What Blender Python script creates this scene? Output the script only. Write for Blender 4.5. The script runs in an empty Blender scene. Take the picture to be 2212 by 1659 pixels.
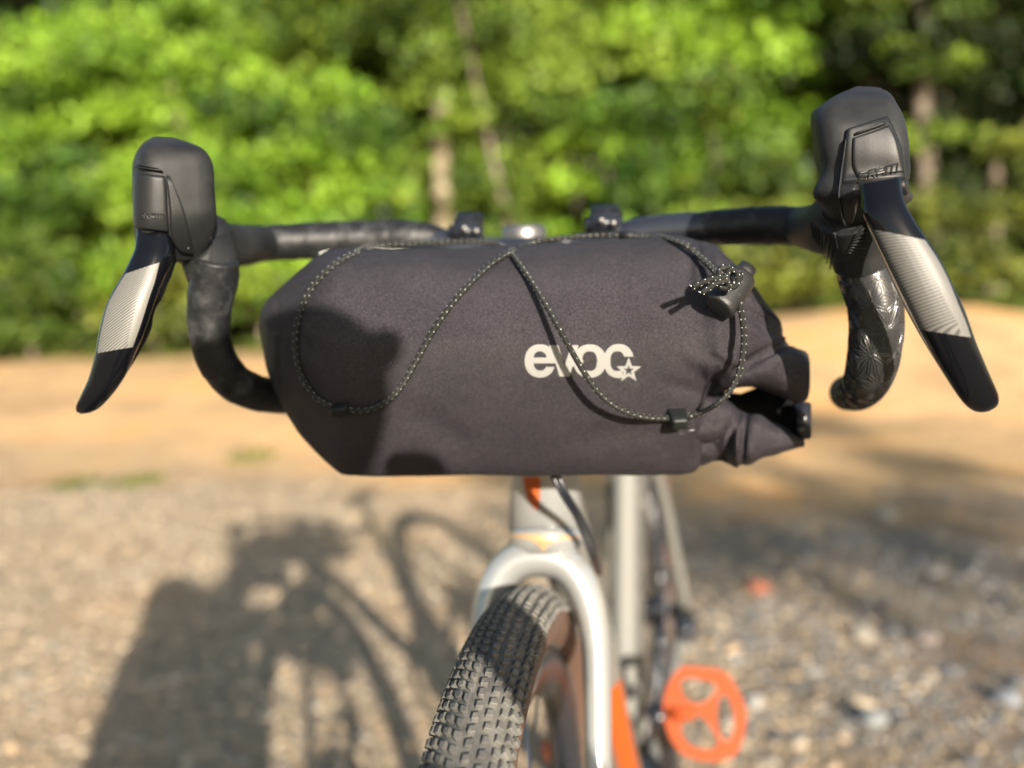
import bpy, bmesh, math, random
import numpy as np
from mathutils import Vector, Matrix, noise
from mathutils.bvhtree import BVHTree
random.seed(4); np.random.seed(4)
S = bpy.context.scene
COL = S.collection
R = math.radians

# ---------------------------------------------------------------- camera
BZ = 0.946                                   # height of the bar clamp above the ground
CAM = Vector((0.06317, -0.65636, BZ - 0.03925))
CR = Vector((0.99167349, 0.12281302, -0.03873824))
CU = Vector((0.02707434, 0.09525792, 0.99508437))
CF = Vector((-0.12589944, 0.9878476, -0.09113967))
FPX = 1900.0
cd = bpy.data.cameras.new('camera'); cam = bpy.data.objects.new('camera', cd); COL.objects.link(cam)
cd.sensor_width = 36; cd.lens = FPX / 2212 * 36
cam.matrix_world = Matrix(((CR.x, CU.x, -CF.x, CAM.x), (CR.y, CU.y, -CF.y, CAM.y), (CR.z, CU.z, -CF.z, CAM.z), (0, 0, 0, 1)))
cd.clip_start = 0.02; cd.clip_end = 400
cd.dof.use_dof = True; cd.dof.focus_distance = 0.468; cd.dof.aperture_fstop = cd.lens / 11.0
cd.dof.aperture_blades = 0
S.camera = cam

# ---------------------------------------------------------------- light
SUN_A, SUN_E = R(25), R(16.5)                  # light travels towards +y, turned A to the left, falling at E
SDIR = Vector((-math.sin(SUN_A) * math.cos(SUN_E), math.cos(SUN_A) * math.cos(SUN_E), -math.sin(SUN_E)))
w = bpy.data.worlds.new('World'); S.world = w; w.use_nodes = True
nt = w.node_tree; bg = nt.nodes['Background']
sky = nt.nodes.new('ShaderNodeTexSky'); sky.sky_type = 'NISHITA'; sky.sun_disc = False
sky.sun_elevation = SUN_E
_sp = -SDIR
sky.sun_rotation = math.atan2(_sp.x, _sp.y)
sky.air_density = 1.2; sky.dust_density = 1.5; sky.ozone_density = 1.0
nt.links.new(sky.outputs[0], bg.inputs[0]); bg.inputs[1].default_value = 0.085
sl = bpy.data.lights.new('sun', 'SUN'); sun = bpy.data.objects.new('sun', sl); COL.objects.link(sun)
sl.energy = 5.0; sl.angle = R(0.53); sl.color = (1.0, 0.905, 0.77)
sun.rotation_euler = SDIR.to_track_quat('-Z', 'Y').to_euler(); sun.location = (4, -8, 5)
S.view_settings.view_transform = 'Standard'; S.view_settings.look = 'None'
S.view_settings.exposure = 1.5; S.view_settings.gamma = 1
S.view_settings.use_curve_mapping = False

def U(u, v, d):
    """point d metres in front of the lens along the ray through (u, v) of the 2212x1659 survey grid"""
    return CAM + CF * d + CR * ((u - 1106) / FPX * d) - CU * ((v - 829.5) / FPX * d)

# ---------------------------------------------------------------- materials
def mat(name, col=(.5, .5, .5), rough=.5, metal=0, spec=.5, coat=0, sheen=0):
    m = bpy.data.materials.new(name); m.use_nodes = True
    b = m.node_tree.nodes['Principled BSDF']
    b.inputs['Base Color'].default_value = (*col, 1); b.inputs['Roughness'].default_value = rough
    b.inputs['Metallic'].default_value = metal; b.inputs['Specular IOR Level'].default_value = spec
    b.inputs['Coat Weight'].default_value = coat; b.inputs['Coat Roughness'].default_value = .05
    b.inputs['Sheen Weight'].default_value = sheen; b.inputs['Sheen Roughness'].default_value = .5
    return m, m.node_tree, b
def N(t, kind, **kw):
    n = t.nodes.new(kind)
    for k, v in kw.items():
        if isinstance(k, str) and hasattr(n, k): setattr(n, k, v)
        else: n.inputs[k.replace('_', ' ')].default_value = v
    return n
def L(t, a, b): t.links.new(a, b)
def noise_mix(t, coord, scale, c1, c2, lo=.4, hi=.6, detail=4, rough=.6):
    n = N(t, 'ShaderNodeTexNoise', Scale=scale, Detail=detail, Roughness=rough); L(t, coord, n.inputs['Vector'])
    r = N(t, 'ShaderNodeValToRGB'); r.color_ramp.elements[0].position = lo; r.color_ramp.elements[1].position = hi
    r.color_ramp.elements[0].color = (*c1, 1); r.color_ramp.elements[1].color = (*c2, 1)
    L(t, n.outputs['Fac'], r.inputs['Fac']); return n, r
def bump(t, b, h, strength, dist, prev=None):
    n = N(t, 'ShaderNodeBump', Strength=strength, Distance=dist); L(t, h, n.inputs['Height'])
    if prev: L(t, prev.outputs[0], n.inputs['Normal'])
    L(t, n.outputs[0], b.inputs['Normal']); return n
def coords(t, which='Object'): return N(t, 'ShaderNodeTexCoord').outputs[which]
def math_(t, op, a, b=None):
    n = t.nodes.new('ShaderNodeMath'); n.operation = op
    for i, q in enumerate((a, b)):
        if q is None: continue
        if isinstance(q, (int, float)): n.inputs[i].default_value = q
        else: L(t, q, n.inputs[i])
    return n.outputs[0]

M = {}
def mk_fabric(name, c1, c2):
    m, t, b = mat(name, c1, .60, 0, .30, 0, .0)
    ob = coords(t); uv = ob
    n1, r1 = noise_mix(t, ob, 30, c1, c2, .3, .7, 3)
    sp, rs = noise_mix(t, uv, 1250, (.45, .45, .45), (2.7, 2.6, 2.45), .38, .78, 2)
    mx = N(t, 'ShaderNodeMix', data_type='RGBA', blend_type='MULTIPLY'); mx.inputs[0].default_value = 1
    L(t, r1.outputs[0], mx.inputs[6]); L(t, rs.outputs[0], mx.inputs[7]); L(t, mx.outputs[2], b.inputs['Base Color'])
    s = N(t, 'ShaderNodeSeparateXYZ'); L(t, uv, s.inputs[0])
    f = 2 * math.pi / .0012
    a = math_(t, 'SINE', math_(t, 'MULTIPLY', math_(t, 'ADD', s.outputs[0], math_(t, 'MULTIPLY', s.outputs[2], .55)), f))
    c = math_(t, 'SINE', math_(t, 'MULTIPLY', math_(t, 'ADD', s.outputs[2], math_(t, 'MULTIPLY', s.outputs[1], .4)), f * .9))
    h = math_(t, 'MULTIPLY', a, c)
    b1 = bump(t, b, h, .5, .0005)
    bump(t, b, n1.outputs['Fac'], .25, .004, b1)
    return m
M['fabric'] = mk_fabric('bag_fabric', (.0145, .0130, .0168), (.0198, .0174, .0218))
m, t, b = mat('rubber', (.022, .022, .024), .55, 0, .22)
n, r = noise_mix(t, coords(t), 45, (.009, .009, .010), (.020, .020, .020), .35, .7, 5); L(t, r.outputs[0], b.inputs['Base Color'])
n2 = N(t, 'ShaderNodeTexNoise', Scale=2600, Detail=2); L(t, coords(t), n2.inputs['Vector'])
bump(t, b, n2.outputs['Fac'], .25, .0003)
rr = N(t, 'ShaderNodeMapRange'); rr.inputs[3].default_value = .42; rr.inputs[4].default_value = .68; L(t, n.outputs['Fac'], rr.inputs[0]); L(t, rr.outputs[0], b.inputs['Roughness'])
M['rubber'] = m
m, t, b = mat('shell_plastic', (.010, .010, .0105), .45, 0, .25)
n2 = N(t, 'ShaderNodeTexNoise', Scale=1800, Detail=2); L(t, coords(t), n2.inputs['Vector']); bump(t, b, n2.outputs['Fac'], .2, .0003)
M['shell'] = m
m, t, b = mat('cord_lock_plastic', (.013, .013, .013), .38, 0, .45)
n2 = N(t, 'ShaderNodeTexNoise', Scale=1500, Detail=3); L(t, coords(t), n2.inputs['Vector']); bump(t, b, n2.outputs['Fac'], .5, .0006)
M['lock'] = m
M['gloss'] = mat('gloss_black', (.003, .0033, .0045), .10, 0, .25, 0)[0]
M['bar'] = mat('black_alloy', (.014, .016, .022), .3, 0, .5)[0]
M['alloy'] = mat('brushed_alloy', (.20, .19, .18), .42, .85)[0]
M['dark'] = mat('recess_shade', (.004, .004, .004), .9, 0, .1)[0]  # near-black: the shadow inside the roll is put into the colour
m, t, b = mat('bar_tape', (.024, .024, .026), .48, 0, .25)
n, r = noise_mix(t, coords(t), 60, (.010, .010, .011), (.065, .065, .066), .5, .85, 4); L(t, r.outputs[0], b.inputs['Base Color'])
v = N(t, 'ShaderNodeTexVoronoi', Scale=140); L(t, coords(t), v.inputs['Vector']); bump(t, b, v.outputs['Distance'], .2, .0012)
M['tape'] = m
m, t, b = mat('drop_tape', (.018, .018, .019), .33, 0, .5)
n2 = N(t, 'ShaderNodeTexNoise', Scale=900, Detail=2); L(t, coords(t), n2.inputs['Vector']); bump(t, b, n2.outputs['Fac'], .2, .0003)
M['tape2'] = m
M['ridge'] = mat('tape_ridge', (.03, .03, .03), .24, 0, .6)[0]
# brushed lever panel with fine diagonal lines printed on it
def lever_panel(name, sgn, base):
    m, t, b = mat(name, base, .5, .1, .35)
    s = N(t, 'ShaderNodeSeparateXYZ'); L(t, coords(t, 'UV'), s.inputs[0])
    q = math_(t, 'ADD', math_(t, 'MULTIPLY', s.outputs[0], sgn), math_(t, 'MULTIPLY', s.outputs[1], math.sqrt(1 - sgn * sgn)))
    f = math_(t, 'SINE', math_(t, 'MULTIPLY', q, 2 * math.pi / .0016))
    g = math_(t, 'GREATER_THAN', f, .25)
    plain = math_(t, 'LESS_THAN', s.outputs[0], .0185)
    g = math_(t, 'MULTIPLY', g, plain)
    mx = N(t, 'ShaderNodeMix', data_type='RGBA'); mx.inputs[6].default_value = (*base, 1); mx.inputs[7].default_value = (.035, .035, .033, 1)
    L(t, g, mx.inputs[0]); L(t, mx.outputs[2], b.inputs['Base Color'])
    return m
M['panelR'] = lever_panel('striped_silver', .304, (.105, .102, .095))
M['panelL'] = lever_panel('striped_silver_worn', .58, (.15, .145, .13))
M['edge'] = mat('lever_edge_silver', (.62, .57, .50), .35, .8)[0]
m, t, b = mat('reflective_print', (.62, .62, .58), .55, 0, .5)
n, r = noise_mix(t, coords(t, 'UV'), 2200, (.17, .165, .158), (.27, .27, .25), .35, .65, 2); L(t, r.outputs[0], b.inputs['Base Color']); M['print'] = m
M['fleck'] = mat('reflective_fleck', (.78, .78, .70), .5)[0]
m, t, b = mat('cord_sheath', (.018, .018, .014), .6, 0, .4)
s = N(t, 'ShaderNodeSeparateXYZ'); L(t, coords(t, 'UV'), s.inputs[0])
a = math_(t, 'SINE', math_(t, 'ADD', math_(t, 'MULTIPLY', s.outputs[1], 2 * math.pi / .0007), math_(t, 'MULTIPLY', s.outputs[0], 2 * math.pi / .0035)))
bump(t, b, a, .6, .0004)
rc = N(t, 'ShaderNodeMapRange'); rc.inputs[1].default_value = -1
mx = N(t, 'ShaderNodeMix', data_type='RGBA'); mx.inputs[6].default_value = (.006, .006, .006, 1); mx.inputs[7].default_value = (.018, .018, .015, 1)
L(t, a, rc.inputs[0]); L(t, rc.outputs[0], mx.inputs[0]); L(t, mx.outputs[2], b.inputs['Base Color'])
M['cord'] = m
M['tab'] = mat('nylon_tab', (.007, .008, .008), .5, 0, .3)[0]
m, t, b = mat('tyre_rubber', (.06, .058, .055), .72, 0, .3)
n, r = noise_mix(t, coords(t), 70, (.06, .058, .055), (.15, .143, .125), .35, .75, 5); L(t, r.outputs[0], b.inputs['Base Color'])
n2 = N(t, 'ShaderNodeTexNoise', Scale=700, Detail=4); L(t, coords(t), n2.inputs['Vector']); bump(t, b, n2.outputs['Fac'], .3, .0006)
M['tyre'] = m
M['tanwall'] = mat('tan_sidewall', (.085, .045, .03), .7)[0]
M['paint'] = mat('cream_frame_paint', (.33, .335, .33), .28, .45, .5, .4)[0]
M['paint2'] = mat('grey_frame_paint', (.14, .138, .125), .6, 0, .4, 0)[0]
M['orange'] = mat('orange_decal', (.34, .07, .010), .5, 0, .3)[0]
M['bronze'] = mat('tan_decal', (.36, .22, .11), .4)[0]
M['pedal'] = mat('orange_nylon', (.25, .046, .010), .6, 0, .2)[0]
M['steel'] = mat('spoke_steel', (.35, .35, .36), .35, 1)[0]
M['skin'] = mat('skin', (.50, .30, .22), .5)[0]
M['shirt'] = mat('navy_cotton', (.03, .04, .08), .8)[0]
M['trouser'] = mat('grey_trousers', (.10, .10, .11), .8)[0]
M['hair'] = mat('brown_hair', (.04, .025, .015), .6)[0]
# ground: sandy soil with gravelly zones
m, t, b = mat('soil_and_gravel', (.3, .2, .1), .95, 0, .1)
ob = coords(t)
n, r = noise_mix(t, ob, 1.1, (.61, .335, .135), (.36, .235, .125), .35, .65, 4)
r.color_ramp.elements.new(.5).color = (.54, .36, .19, 1)
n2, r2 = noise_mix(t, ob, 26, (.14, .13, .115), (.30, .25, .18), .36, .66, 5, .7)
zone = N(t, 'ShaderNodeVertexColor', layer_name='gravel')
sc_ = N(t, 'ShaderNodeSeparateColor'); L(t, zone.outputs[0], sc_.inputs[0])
n4, r4 = noise_mix(t, ob, 30, (.07, .07, .07), (.19, .18, .16), .36, .66, 5, .7)  # right side: grey gravel, darkened further with some shade painted in
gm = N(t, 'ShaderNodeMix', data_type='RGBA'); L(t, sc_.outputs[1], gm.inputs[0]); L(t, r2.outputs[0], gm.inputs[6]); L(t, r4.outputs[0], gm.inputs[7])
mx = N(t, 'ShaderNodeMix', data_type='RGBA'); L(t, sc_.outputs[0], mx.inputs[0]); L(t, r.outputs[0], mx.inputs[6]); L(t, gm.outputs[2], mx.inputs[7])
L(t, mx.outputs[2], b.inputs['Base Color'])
n3 = N(t, 'ShaderNodeTexNoise', Scale=14, Detail=8, Roughness=.7); L(t, ob, n3.inputs['Vector']); bump(t, b, n3.outputs['Fac'], .8, .05)
M['ground'] = m
m, t, b = mat('mixed_stones', (.3, .3, .3), .85, 0, .25)
a = N(t, 'ShaderNodeVertexColor', layer_name='tint'); L(t, a.outputs[0], b.inputs['Base Color']); M['stones'] = m
m, t, b = mat('bark', (.22, .17, .12), .9, 0, .2)
n, r = noise_mix(t, coords(t), 6, (.07, .055, .04), (.20, .165, .13), .4, .62, 6); L(t, r.outputs[0], b.inputs['Base Color'])
bump(t, b, n.outputs['Fac'], .8, .03); M['bark'] = m
def leafmat(name):
    m, t, b = mat(name, (.1, .2, .03), .5, 0, .3)
    a = N(t, 'ShaderNodeVertexColor', layer_name='tint'); L(t, a.outputs[0], b.inputs['Base Color'])
    tr = N(t, 'ShaderNodeBsdfTranslucent'); L(t, a.outputs[0], tr.inputs[0])
    mx = t.nodes.new('ShaderNodeMixShader'); mx.inputs[0].default_value = .35
    out = t.nodes['Material Output']; L(t, b.outputs[0], mx.inputs[1]); L(t, tr.outputs[0], mx.inputs[2]); L(t, mx.outputs[0], out.inputs[0])
    return m
M['leaf'] = leafmat('leaf')

# ---------------------------------------------------------------- mesh helpers
def mk(name, verts, faces, material, parent=None, smooth=True, uvs=None, tint=None, tname='tint'):
    me = bpy.data.meshes.new(name)
    me.from_pydata([tuple(v) for v in verts], [], faces)
    if uvs is not None:
        lay = me.uv_layers.new(name='UVMap'); vi = np.empty(len(me.loops), dtype=np.int32); me.loops.foreach_get('vertex_index', vi)
        arr = np.asarray(uvs, dtype=np.float32)
        lay.data.foreach_set('uv', (arr[vi] if len(arr) == len(verts) else arr).ravel())
    if tint is not None:
        ca = me.color_attributes.new(tname, 'FLOAT_COLOR', 'POINT'); a = np.ones((len(verts), 4), dtype=np.float32); a[:, :3] = tint
        ca.data.foreach_set('color', a.ravel())
    if smooth: me.polygons.foreach_set('use_smooth', [True] * len(me.polygons))
    for mm in (material if isinstance(material, (list, tuple)) else [material]): me.materials.append(mm)
    o = bpy.data.objects.new(name, me); COL.objects.link(o)
    if parent is not None:
        o.parent = parent
        o.matrix_parent_inverse = getp(parent).inverted()
    return o
def getp(o):
    mm = o.matrix_basis.copy()
    if o.parent: mm = getp(o.parent) @ o.matrix_parent_inverse @ mm
    return mm
def thing(name, label, cat, loc, group=None):
    o = bpy.data.objects.new(name, None); COL.objects.link(o); o.location = loc; o.empty_display_size = .05
    tag(o, label, cat, group); return o
def tag(o, label=None, cat=None, group=None, kind=None):
    if label: o['label'] = label
    if cat: o['category'] = cat
    if group: o['group'] = group
    if kind: o['kind'] = kind
    return o
def interp(pts, n):
    """Catmull-Rom through rows of numbers, n samples per span"""
    P = np.array(pts, float); out = []
    for i in range(len(P) - 1):
        p0 = P[max(i - 1, 0)]; p1 = P[i]; p2 = P[i + 1]; p3 = P[min(i + 2, len(P) - 1)]
        for k in range(n):
            s = k / n
            out.append(.5 * ((2 * p1) + (-p0 + p2) * s + (2 * p0 - 5 * p1 + 4 * p2 - p3) * s * s + (-p0 + 3 * p1 - 3 * p2 + p3) * s ** 3))
    out.append(P[-1]); return np.array(out)
def lin(pts, n):
    P = np.array(pts, float); out = []
    for i in range(len(P) - 1):
        for k in range(n): out.append(P[i] + (P[i + 1] - P[i]) * k / n)
    out.append(P[-1]); return np.array(out)
def rings_mesh(rings, caps=True):
    """closed rings -> verts, faces, uvs (metres)"""
    n = len(rings[0]); V = []; UVs = []; F = []
    s = 0; prev = None
    for k, r in enumerate(rings):
        c = sum((Vector(p) for p in r), Vector()) / n
        if prev is not None: s += (c - prev).length
        prev = c; V += [Vector(p) for p in r]
    m_ = len(rings)
    per = sum((Vector(rings[m_ // 2][j]) - Vector(rings[m_ // 2][j - 1])).length for j in range(n))
    # per-loop uv so that the seam does not stretch
    lu = []; ss = [0]; prev = None
    for k, r in enumerate(rings):
        c = sum((Vector(p) for p in r), Vector()) / n
        if prev is not None: ss.append(ss[-1] + (c - prev).length)
        prev = c
    for k in range(m_ - 1):
        for j in range(n):
            j2 = (j + 1) % n
            F.append((k * n + j, k * n + j2, (k + 1) * n + j2, (k + 1) * n + j))
            a, b2 = per * j / n, per * (j + 1) / n
            lu += [(a, ss[k]), (b2, ss[k]), (b2, ss[k + 1]), (a, ss[k + 1])]
    if caps:
        for idx, rev in ((0, True), (m_ - 1, False)):
            c = sum((Vector(p) for p in rings[idx]), Vector()) / n; V.append(c); ci = len(V) - 1
            for j in range(n):
                j2 = (j + 1) % n; f = (idx * n + j, idx * n + j2, ci) if not rev else (idx * n + j2, idx * n + j, ci)
                F.append(f); lu += [(0, ss[idx]), (.001, ss[idx]), (0, ss[idx] + .001)]
    return V, F, lu
def frames(path, up=None):
    P = [Vector(p) for p in path]; T = []
    for i in range(len(P)):
        d = P[min(i + 1, len(P) - 1)] - P[max(i - 1, 0)]; T.append(d.normalized())
    a = Vector(up) if up else (Vector((0, 0, 1)) if abs(T[0].z) < .9 else Vector((0, 1, 0)))
    a = (a - T[0] * a.dot(T[0])).normalized(); out = []
    for i in range(len(P)):
        a = (a - T[i] * a.dot(T[i])).normalized(); out.append((P[i], T[i], a, T[i].cross(a)))
    return out
def sweep_rings(path, rad, n=16, up=None, flat=1.0, fn=None):
    fr = frames(path, up); out = []; s = 0
    for i, (p, tt, a, b2) in enumerate(fr):
        if i: s += (p - fr[i - 1][0]).length
        r = rad[i] if hasattr(rad, '__len__') else rad; ring = []
        for j in range(n):
            th = 2 * math.pi * j / n; rr = r * (fn(s, th) if fn else 1)
            ring.append(p + a * (math.cos(th) * rr * flat) + b2 * (math.sin(th) * rr))
        out.append(ring)
    return out
def tube(name, path, rad, material, parent=None, n=16, caps=True, up=None, flat=1.0, fn=None):
    V, F, lu = rings_mesh(sweep_rings(path, rad, n, up, flat, fn), caps)
    return mk(name, V, F, material, parent, True, lu)
def tube_px(name, rows, material, parent, n=16, sub=6, **kw):
    """rows of (u, v, depth, radius in survey px)"""
    Q = interp(rows, sub); return tube(name, [U(*q[:3]) for q in Q], [q[3] * q[2] / FPX for q in Q], material, parent, n, **kw)
def sec(Lp, Rp, dL, dR, front, back, n=24, e=2.3, eb=None, sag=0):
    a0, a1 = U(Lp[0], Lp[1], dL), U(Rp[0], Rp[1], dR); c = (a0 + a1) / 2; a = (a1 - a0) / 2
    nn = (CAM - c); nn = (nn - a * (nn.dot(a) / max(a.length_squared, 1e-12))).normalized(); ring = []
    for j in range(n):
        th = 2 * math.pi * j / n; ct, st = math.cos(th), math.sin(th); ee = e if st > 0 else (eb or e)
        x = math.copysign(abs(ct) ** (2 / ee), ct); y = math.copysign(abs(st) ** (2 / ee), st)
        ring.append(c + a * x + nn * (y * (front if st > 0 else back) * (1 - sag * max(0, x + .15))))
    return ring
def loft_px(rows, n=24, sub=4, e=2.3, eb=None, method=interp):
    """rows: (uL, vL, uR, vR, dL, dR, front, back)"""
    return [sec(q[0:2], q[2:4], q[4], q[5], q[6], q[7], n, e, eb) for q in method(rows, sub)]
def bvh_of(o):
    o_m = getp(o); me = o.data
    return BVHTree.FromPolygons([o_m @ v.co for v in me.vertices], [tuple(p.vertices) for p in me.polygons])
def hit(trees, u, v, d0=.6):
    d = (U(u, v, 1) - CAM).normalized(); best = None
    for tr in trees:
        p, nn, i, dist = tr.ray_cast(CAM, d, 3)
        if p is not None and (best is None or dist < best[2]): best = (p, nn if nn.dot(d) < 0 else -nn, dist)
    if best: return best[0], best[1]
    p = U(u, v, d0); q = min((tr.find_nearest(p) for tr in trees), key=lambda z: z[3])
    return p, (CAM - p).normalized()
def patch(name, rows, trees, off, material, parent, m=14, sub=4, rim=.14, base=-.0012, rimv=None, method=interp, d0=.6):
    """raised plate following a surface; rows: (uL, vL, uR, vR)"""
    Q = method(rows, sub); V = []; UVs = []; F = []; nr = len(Q)
    raw = []
    for i, q in enumerate(Q):
        for j in range(m + 1):
            s = j / m; p, nn = hit(trees, q[0] + (q[2] - q[0]) * s, q[1] + (q[3] - q[1]) * s, d0); raw.append((p, nn))
    K = m + 1
    for i in range(nr):
        for j in range(K):
            p, nn = raw[i * K + j]
            # average neighbouring normals so the plate stays smooth
            acc = Vector()
            for di in (-1, 0, 1):
                for dj in (-1, 0, 1):
                    ii, jj = min(max(i + di, 0), nr - 1), min(max(j + dj, 0), m); acc += raw[ii * K + jj][1]
            nn = acc.normalized(); s = j / m; tt = i / (nr - 1)
            if rim:
                es = min(s, 1 - s) / rim; et = min(tt, 1 - tt) / (rimv or rim); ed = min(es, et, 1); k = math.sin(ed * math.pi / 2) ** .6 if ed > 0 else 0
                o_ = base + (off - base) * k
            else: o_ = off
            V.append(p + nn * o_)
    ls = 0
    for i in range(nr):
        if i: ls += (V[i * K] - V[(i - 1) * K]).length
        wd = 0
        for j in range(K):
            if j: wd += (V[i * K + j] - V[i * K + j - 1]).length
            UVs.append((wd, ls))
    for i in range(nr - 1):
        for j in range(m): F.append((i * K + j, i * K + j + 1, (i + 1) * K + j + 1, (i + 1) * K + j))
    return mk(name, V, F, material, parent, True, UVs)
def fuse(name, parts, voxel, smooth_it, material, parent):
    """several closed lofts melted into one skin"""
    V = []; F = []
    for rings in parts:
        v, f, _ = rings_mesh(rings); o = len(V); V += v; F += [tuple(i + o for i in q) for q in f]
    ob_ = mk('tmp', V, F, material)
    r_ = ob_.modifiers.new('r', 'REMESH'); r_.mode = 'VOXEL'; r_.voxel_size = voxel
    s_ = ob_.modifiers.new('s', 'SMOOTH'); s_.iterations = smooth_it; s_.factor = .5
    dg = bpy.context.evaluated_depsgraph_get(); me = bpy.data.meshes.new_from_object(ob_.evaluated_get(dg))
    bpy.data.objects.remove(ob_); me.name = name
    me.polygons.foreach_set('use_smooth', [True] * len(me.polygons))
    me.materials.clear(); me.materials.append(material)
    o = bpy.data.objects.new(name, me); COL.objects.link(o)
    o.parent = parent; o.matrix_parent_inverse = getp(parent).inverted(); return o
def box(name, c, size, material, parent, rot=None, bev=.15):
    bm = bmesh.new(); bmesh.ops.create_cube(bm, size=1)
    for v in bm.verts: v.co = Vector((v.co.x * size[0], v.co.y * size[1], v.co.z * size[2]))
    bmesh.ops.bevel(bm, geom=bm.edges[:], offset=min(size) * bev, segments=3, affect='EDGES')
    mt = Matrix.Translation(c) @ (rot or Matrix())
    bmesh.ops.transform(bm, matrix=mt, verts=bm.verts); me = bpy.data.meshes.new(name); bm.to_mesh(me); bm.free()
    me.polygons.foreach_set('use_smooth', [True] * len(me.polygons)); me.materials.append(material)
    o = bpy.data.objects.new(name, me); COL.objects.link(o); o.parent = parent; o.matrix_parent_inverse = getp(parent).inverted(); return o
CROT = Matrix(((CR.x, -CF.x, CU.x, 0), (CR.y, -CF.y, CU.y, 0), (CR.z, -CF.z, CU.z, 0), (0, 0, 0, 1)))  # x right, y toward viewer, z up

# ================================================================ SETTING
def sstep(a, b, x):
    x = max(0, min(1, (x - a) / (b - a))); return x * x * (3 - 2 * x)
def hgt(x, y):
    bank = sstep(3.4 + .25 * x * .3, 9.0, y) * .50
    bump_ = .05 * noise.noise(Vector((x * .6, y * .6, 0))) + .012 * noise.noise(Vector((x * 3, y * 3, 1)))
    k = sstep(1.6, 4, y)
    mound = .30 * math.exp(-((x - 2.7) / 1.5) ** 2 - ((y - 8.0) / 1.6) ** 2) + .10 * noise.noise(Vector((x * .45, 7, 3))) * sstep(5, 8, y)
    return bank + bump_ * k + mound - .006 + max(0, y - 12) * .01
def gravel_zone(x, y):
    g = 1 - sstep(2.9, 4.0, y + .25 * x + .5 * noise.noise(Vector((x * .9, y * .9, 5))))
    stripe = math.exp(-((y - (3.6 - .9 * (x - .6))) / .35) ** 2) * sstep(.2, .8, x)
    q = .5 + .5 * noise.noise(Vector((x * 1.7, y * 1.7, 9)))
    return max(0, min(1, g * (.75 + .5 * (q - .5)) * (1 - .7 * stripe) ))
xs = np.concatenate([-np.geomspace(70, 3, 26), np.arange(-2.9, 4.9, .09), np.geomspace(5, 70, 26)])
ys = np.concatenate([-np.geomspace(60, 1.2, 22), np.arange(-1.1, 10, .09), np.geomspace(10.1, 160, 34)])
V = []; G = []
for y in ys:
    for x in xs:
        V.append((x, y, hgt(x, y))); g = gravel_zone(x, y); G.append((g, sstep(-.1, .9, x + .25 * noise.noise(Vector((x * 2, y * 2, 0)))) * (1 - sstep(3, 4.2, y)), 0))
nx = len(xs); F = [(j * nx + i, j * nx + i + 1, (j + 1) * nx + i + 1, (j + 1) * nx + i) for j in range(len(ys) - 1) for i in range(nx - 1)]
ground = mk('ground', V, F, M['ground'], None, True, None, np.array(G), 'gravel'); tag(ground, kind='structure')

# loose gravel, nobody could count it
def stone_template():
    bm = bmesh.new(); bmesh.ops.create_icosphere(bm, subdivisions=1, radius=1)
    v = np.array([q.co[:] for q in bm.verts]); f = [tuple(x.index for x in p.verts) for p in bm.faces]; bm.free(); return v, f
SV, SF = stone_template()
def scatter_stones(name, pts, tints):
    V = []; F = []; C = []
    for (x, y, z, s), c in zip(pts, tints):
        k = len(V); q = SV * (1 + .25 * np.random.randn(len(SV), 1).clip(-1.5, 1.5)) * s * np.array([random.uniform(.7, 1.4), random.uniform(.7, 1.3), random.uniform(.3, .6)])
        a = random.uniform(0, 6.3); ca, sa = math.cos(a), math.sin(a)
        q = np.c_[q[:, 0] * ca - q[:, 1] * sa, q[:, 0] * sa + q[:, 1] * ca, q[:, 2]] + (x, y, z)
        V += q.tolist(); F += [(f[0] + k, f[1] + k, f[2] + k) for f in SF]; C += [c] * len(q)
    return mk(name, V, F, M['stones'], None, False, None, np.array(C))
palL = [(.42, .32, .21), (.36, .28, .19), (.44, .35, .24), (.30, .25, .19), (.40, .29, .18), (.26, .23, .19), (.38, .33, .26)]
palR = [(.15, .15, .15), (.10, .10, .105), (.19, .19, .185), (.24, .19, .13), (.08, .08, .085), (.28, .27, .25), (.13, .125, .115), (.18, .15, .105)]  # grey stones at right, toned down to carry part of the shade there
P_ = []; T_ = []
while len(P_) < 38000:
    y = random.uniform(.3, 5.4) if random.random() < .7 else random.uniform(1, 3.6); x = random.uniform(-.75 * y - 1.2, .5 * y + 1.3)
    if random.random() > gravel_zone(x, y) + .04: continue
    s = min(.022, .0035 * math.exp(abs(random.gauss(0, .55)))) * (1.3 if x > .2 else 1)
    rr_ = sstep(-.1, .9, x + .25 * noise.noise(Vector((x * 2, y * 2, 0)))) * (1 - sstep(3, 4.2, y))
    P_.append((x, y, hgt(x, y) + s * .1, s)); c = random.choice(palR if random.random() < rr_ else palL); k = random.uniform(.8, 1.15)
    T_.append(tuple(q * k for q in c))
tag(scatter_stones('gravel', P_, T_), 'loose tan and grey gravel covering the ground round the bicycle', 'gravel', kind='stuff')
def lone_stone(u, v, size, col, label):
    d = 2.0
    for _ in range(40):
        p = U(u, v, d); z = hgt(p.x, p.y)
        if abs(p.z - z) < .002: break
        d += (p.z - z) / max(.08, -(U(u, v, d + .01).z - p.z) / .01)
    bm = bmesh.new(); bmesh.ops.create_icosphere(bm, subdivisions=2, radius=size)
    for q in bm.verts: q.co *= 1 + .22 * noise.noise(q.co * (2.2 / size) + Vector((u, v, 0))); q.co.z *= .6
    me = bpy.data.meshes.new('stone'); bm.to_mesh(me); bm.free(); me.materials.append(mat('stone_surface', col, .85)[0])
    o = bpy.data.objects.new('stone', me); COL.objects.link(o); o.location = (p.x, p.y, z + size * .3); tag(o, label, 'stone')
lone_stone(1637, 1275, .036, (.32, .11, .06), 'small brick red stone on the gravel right of the fork')
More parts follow.
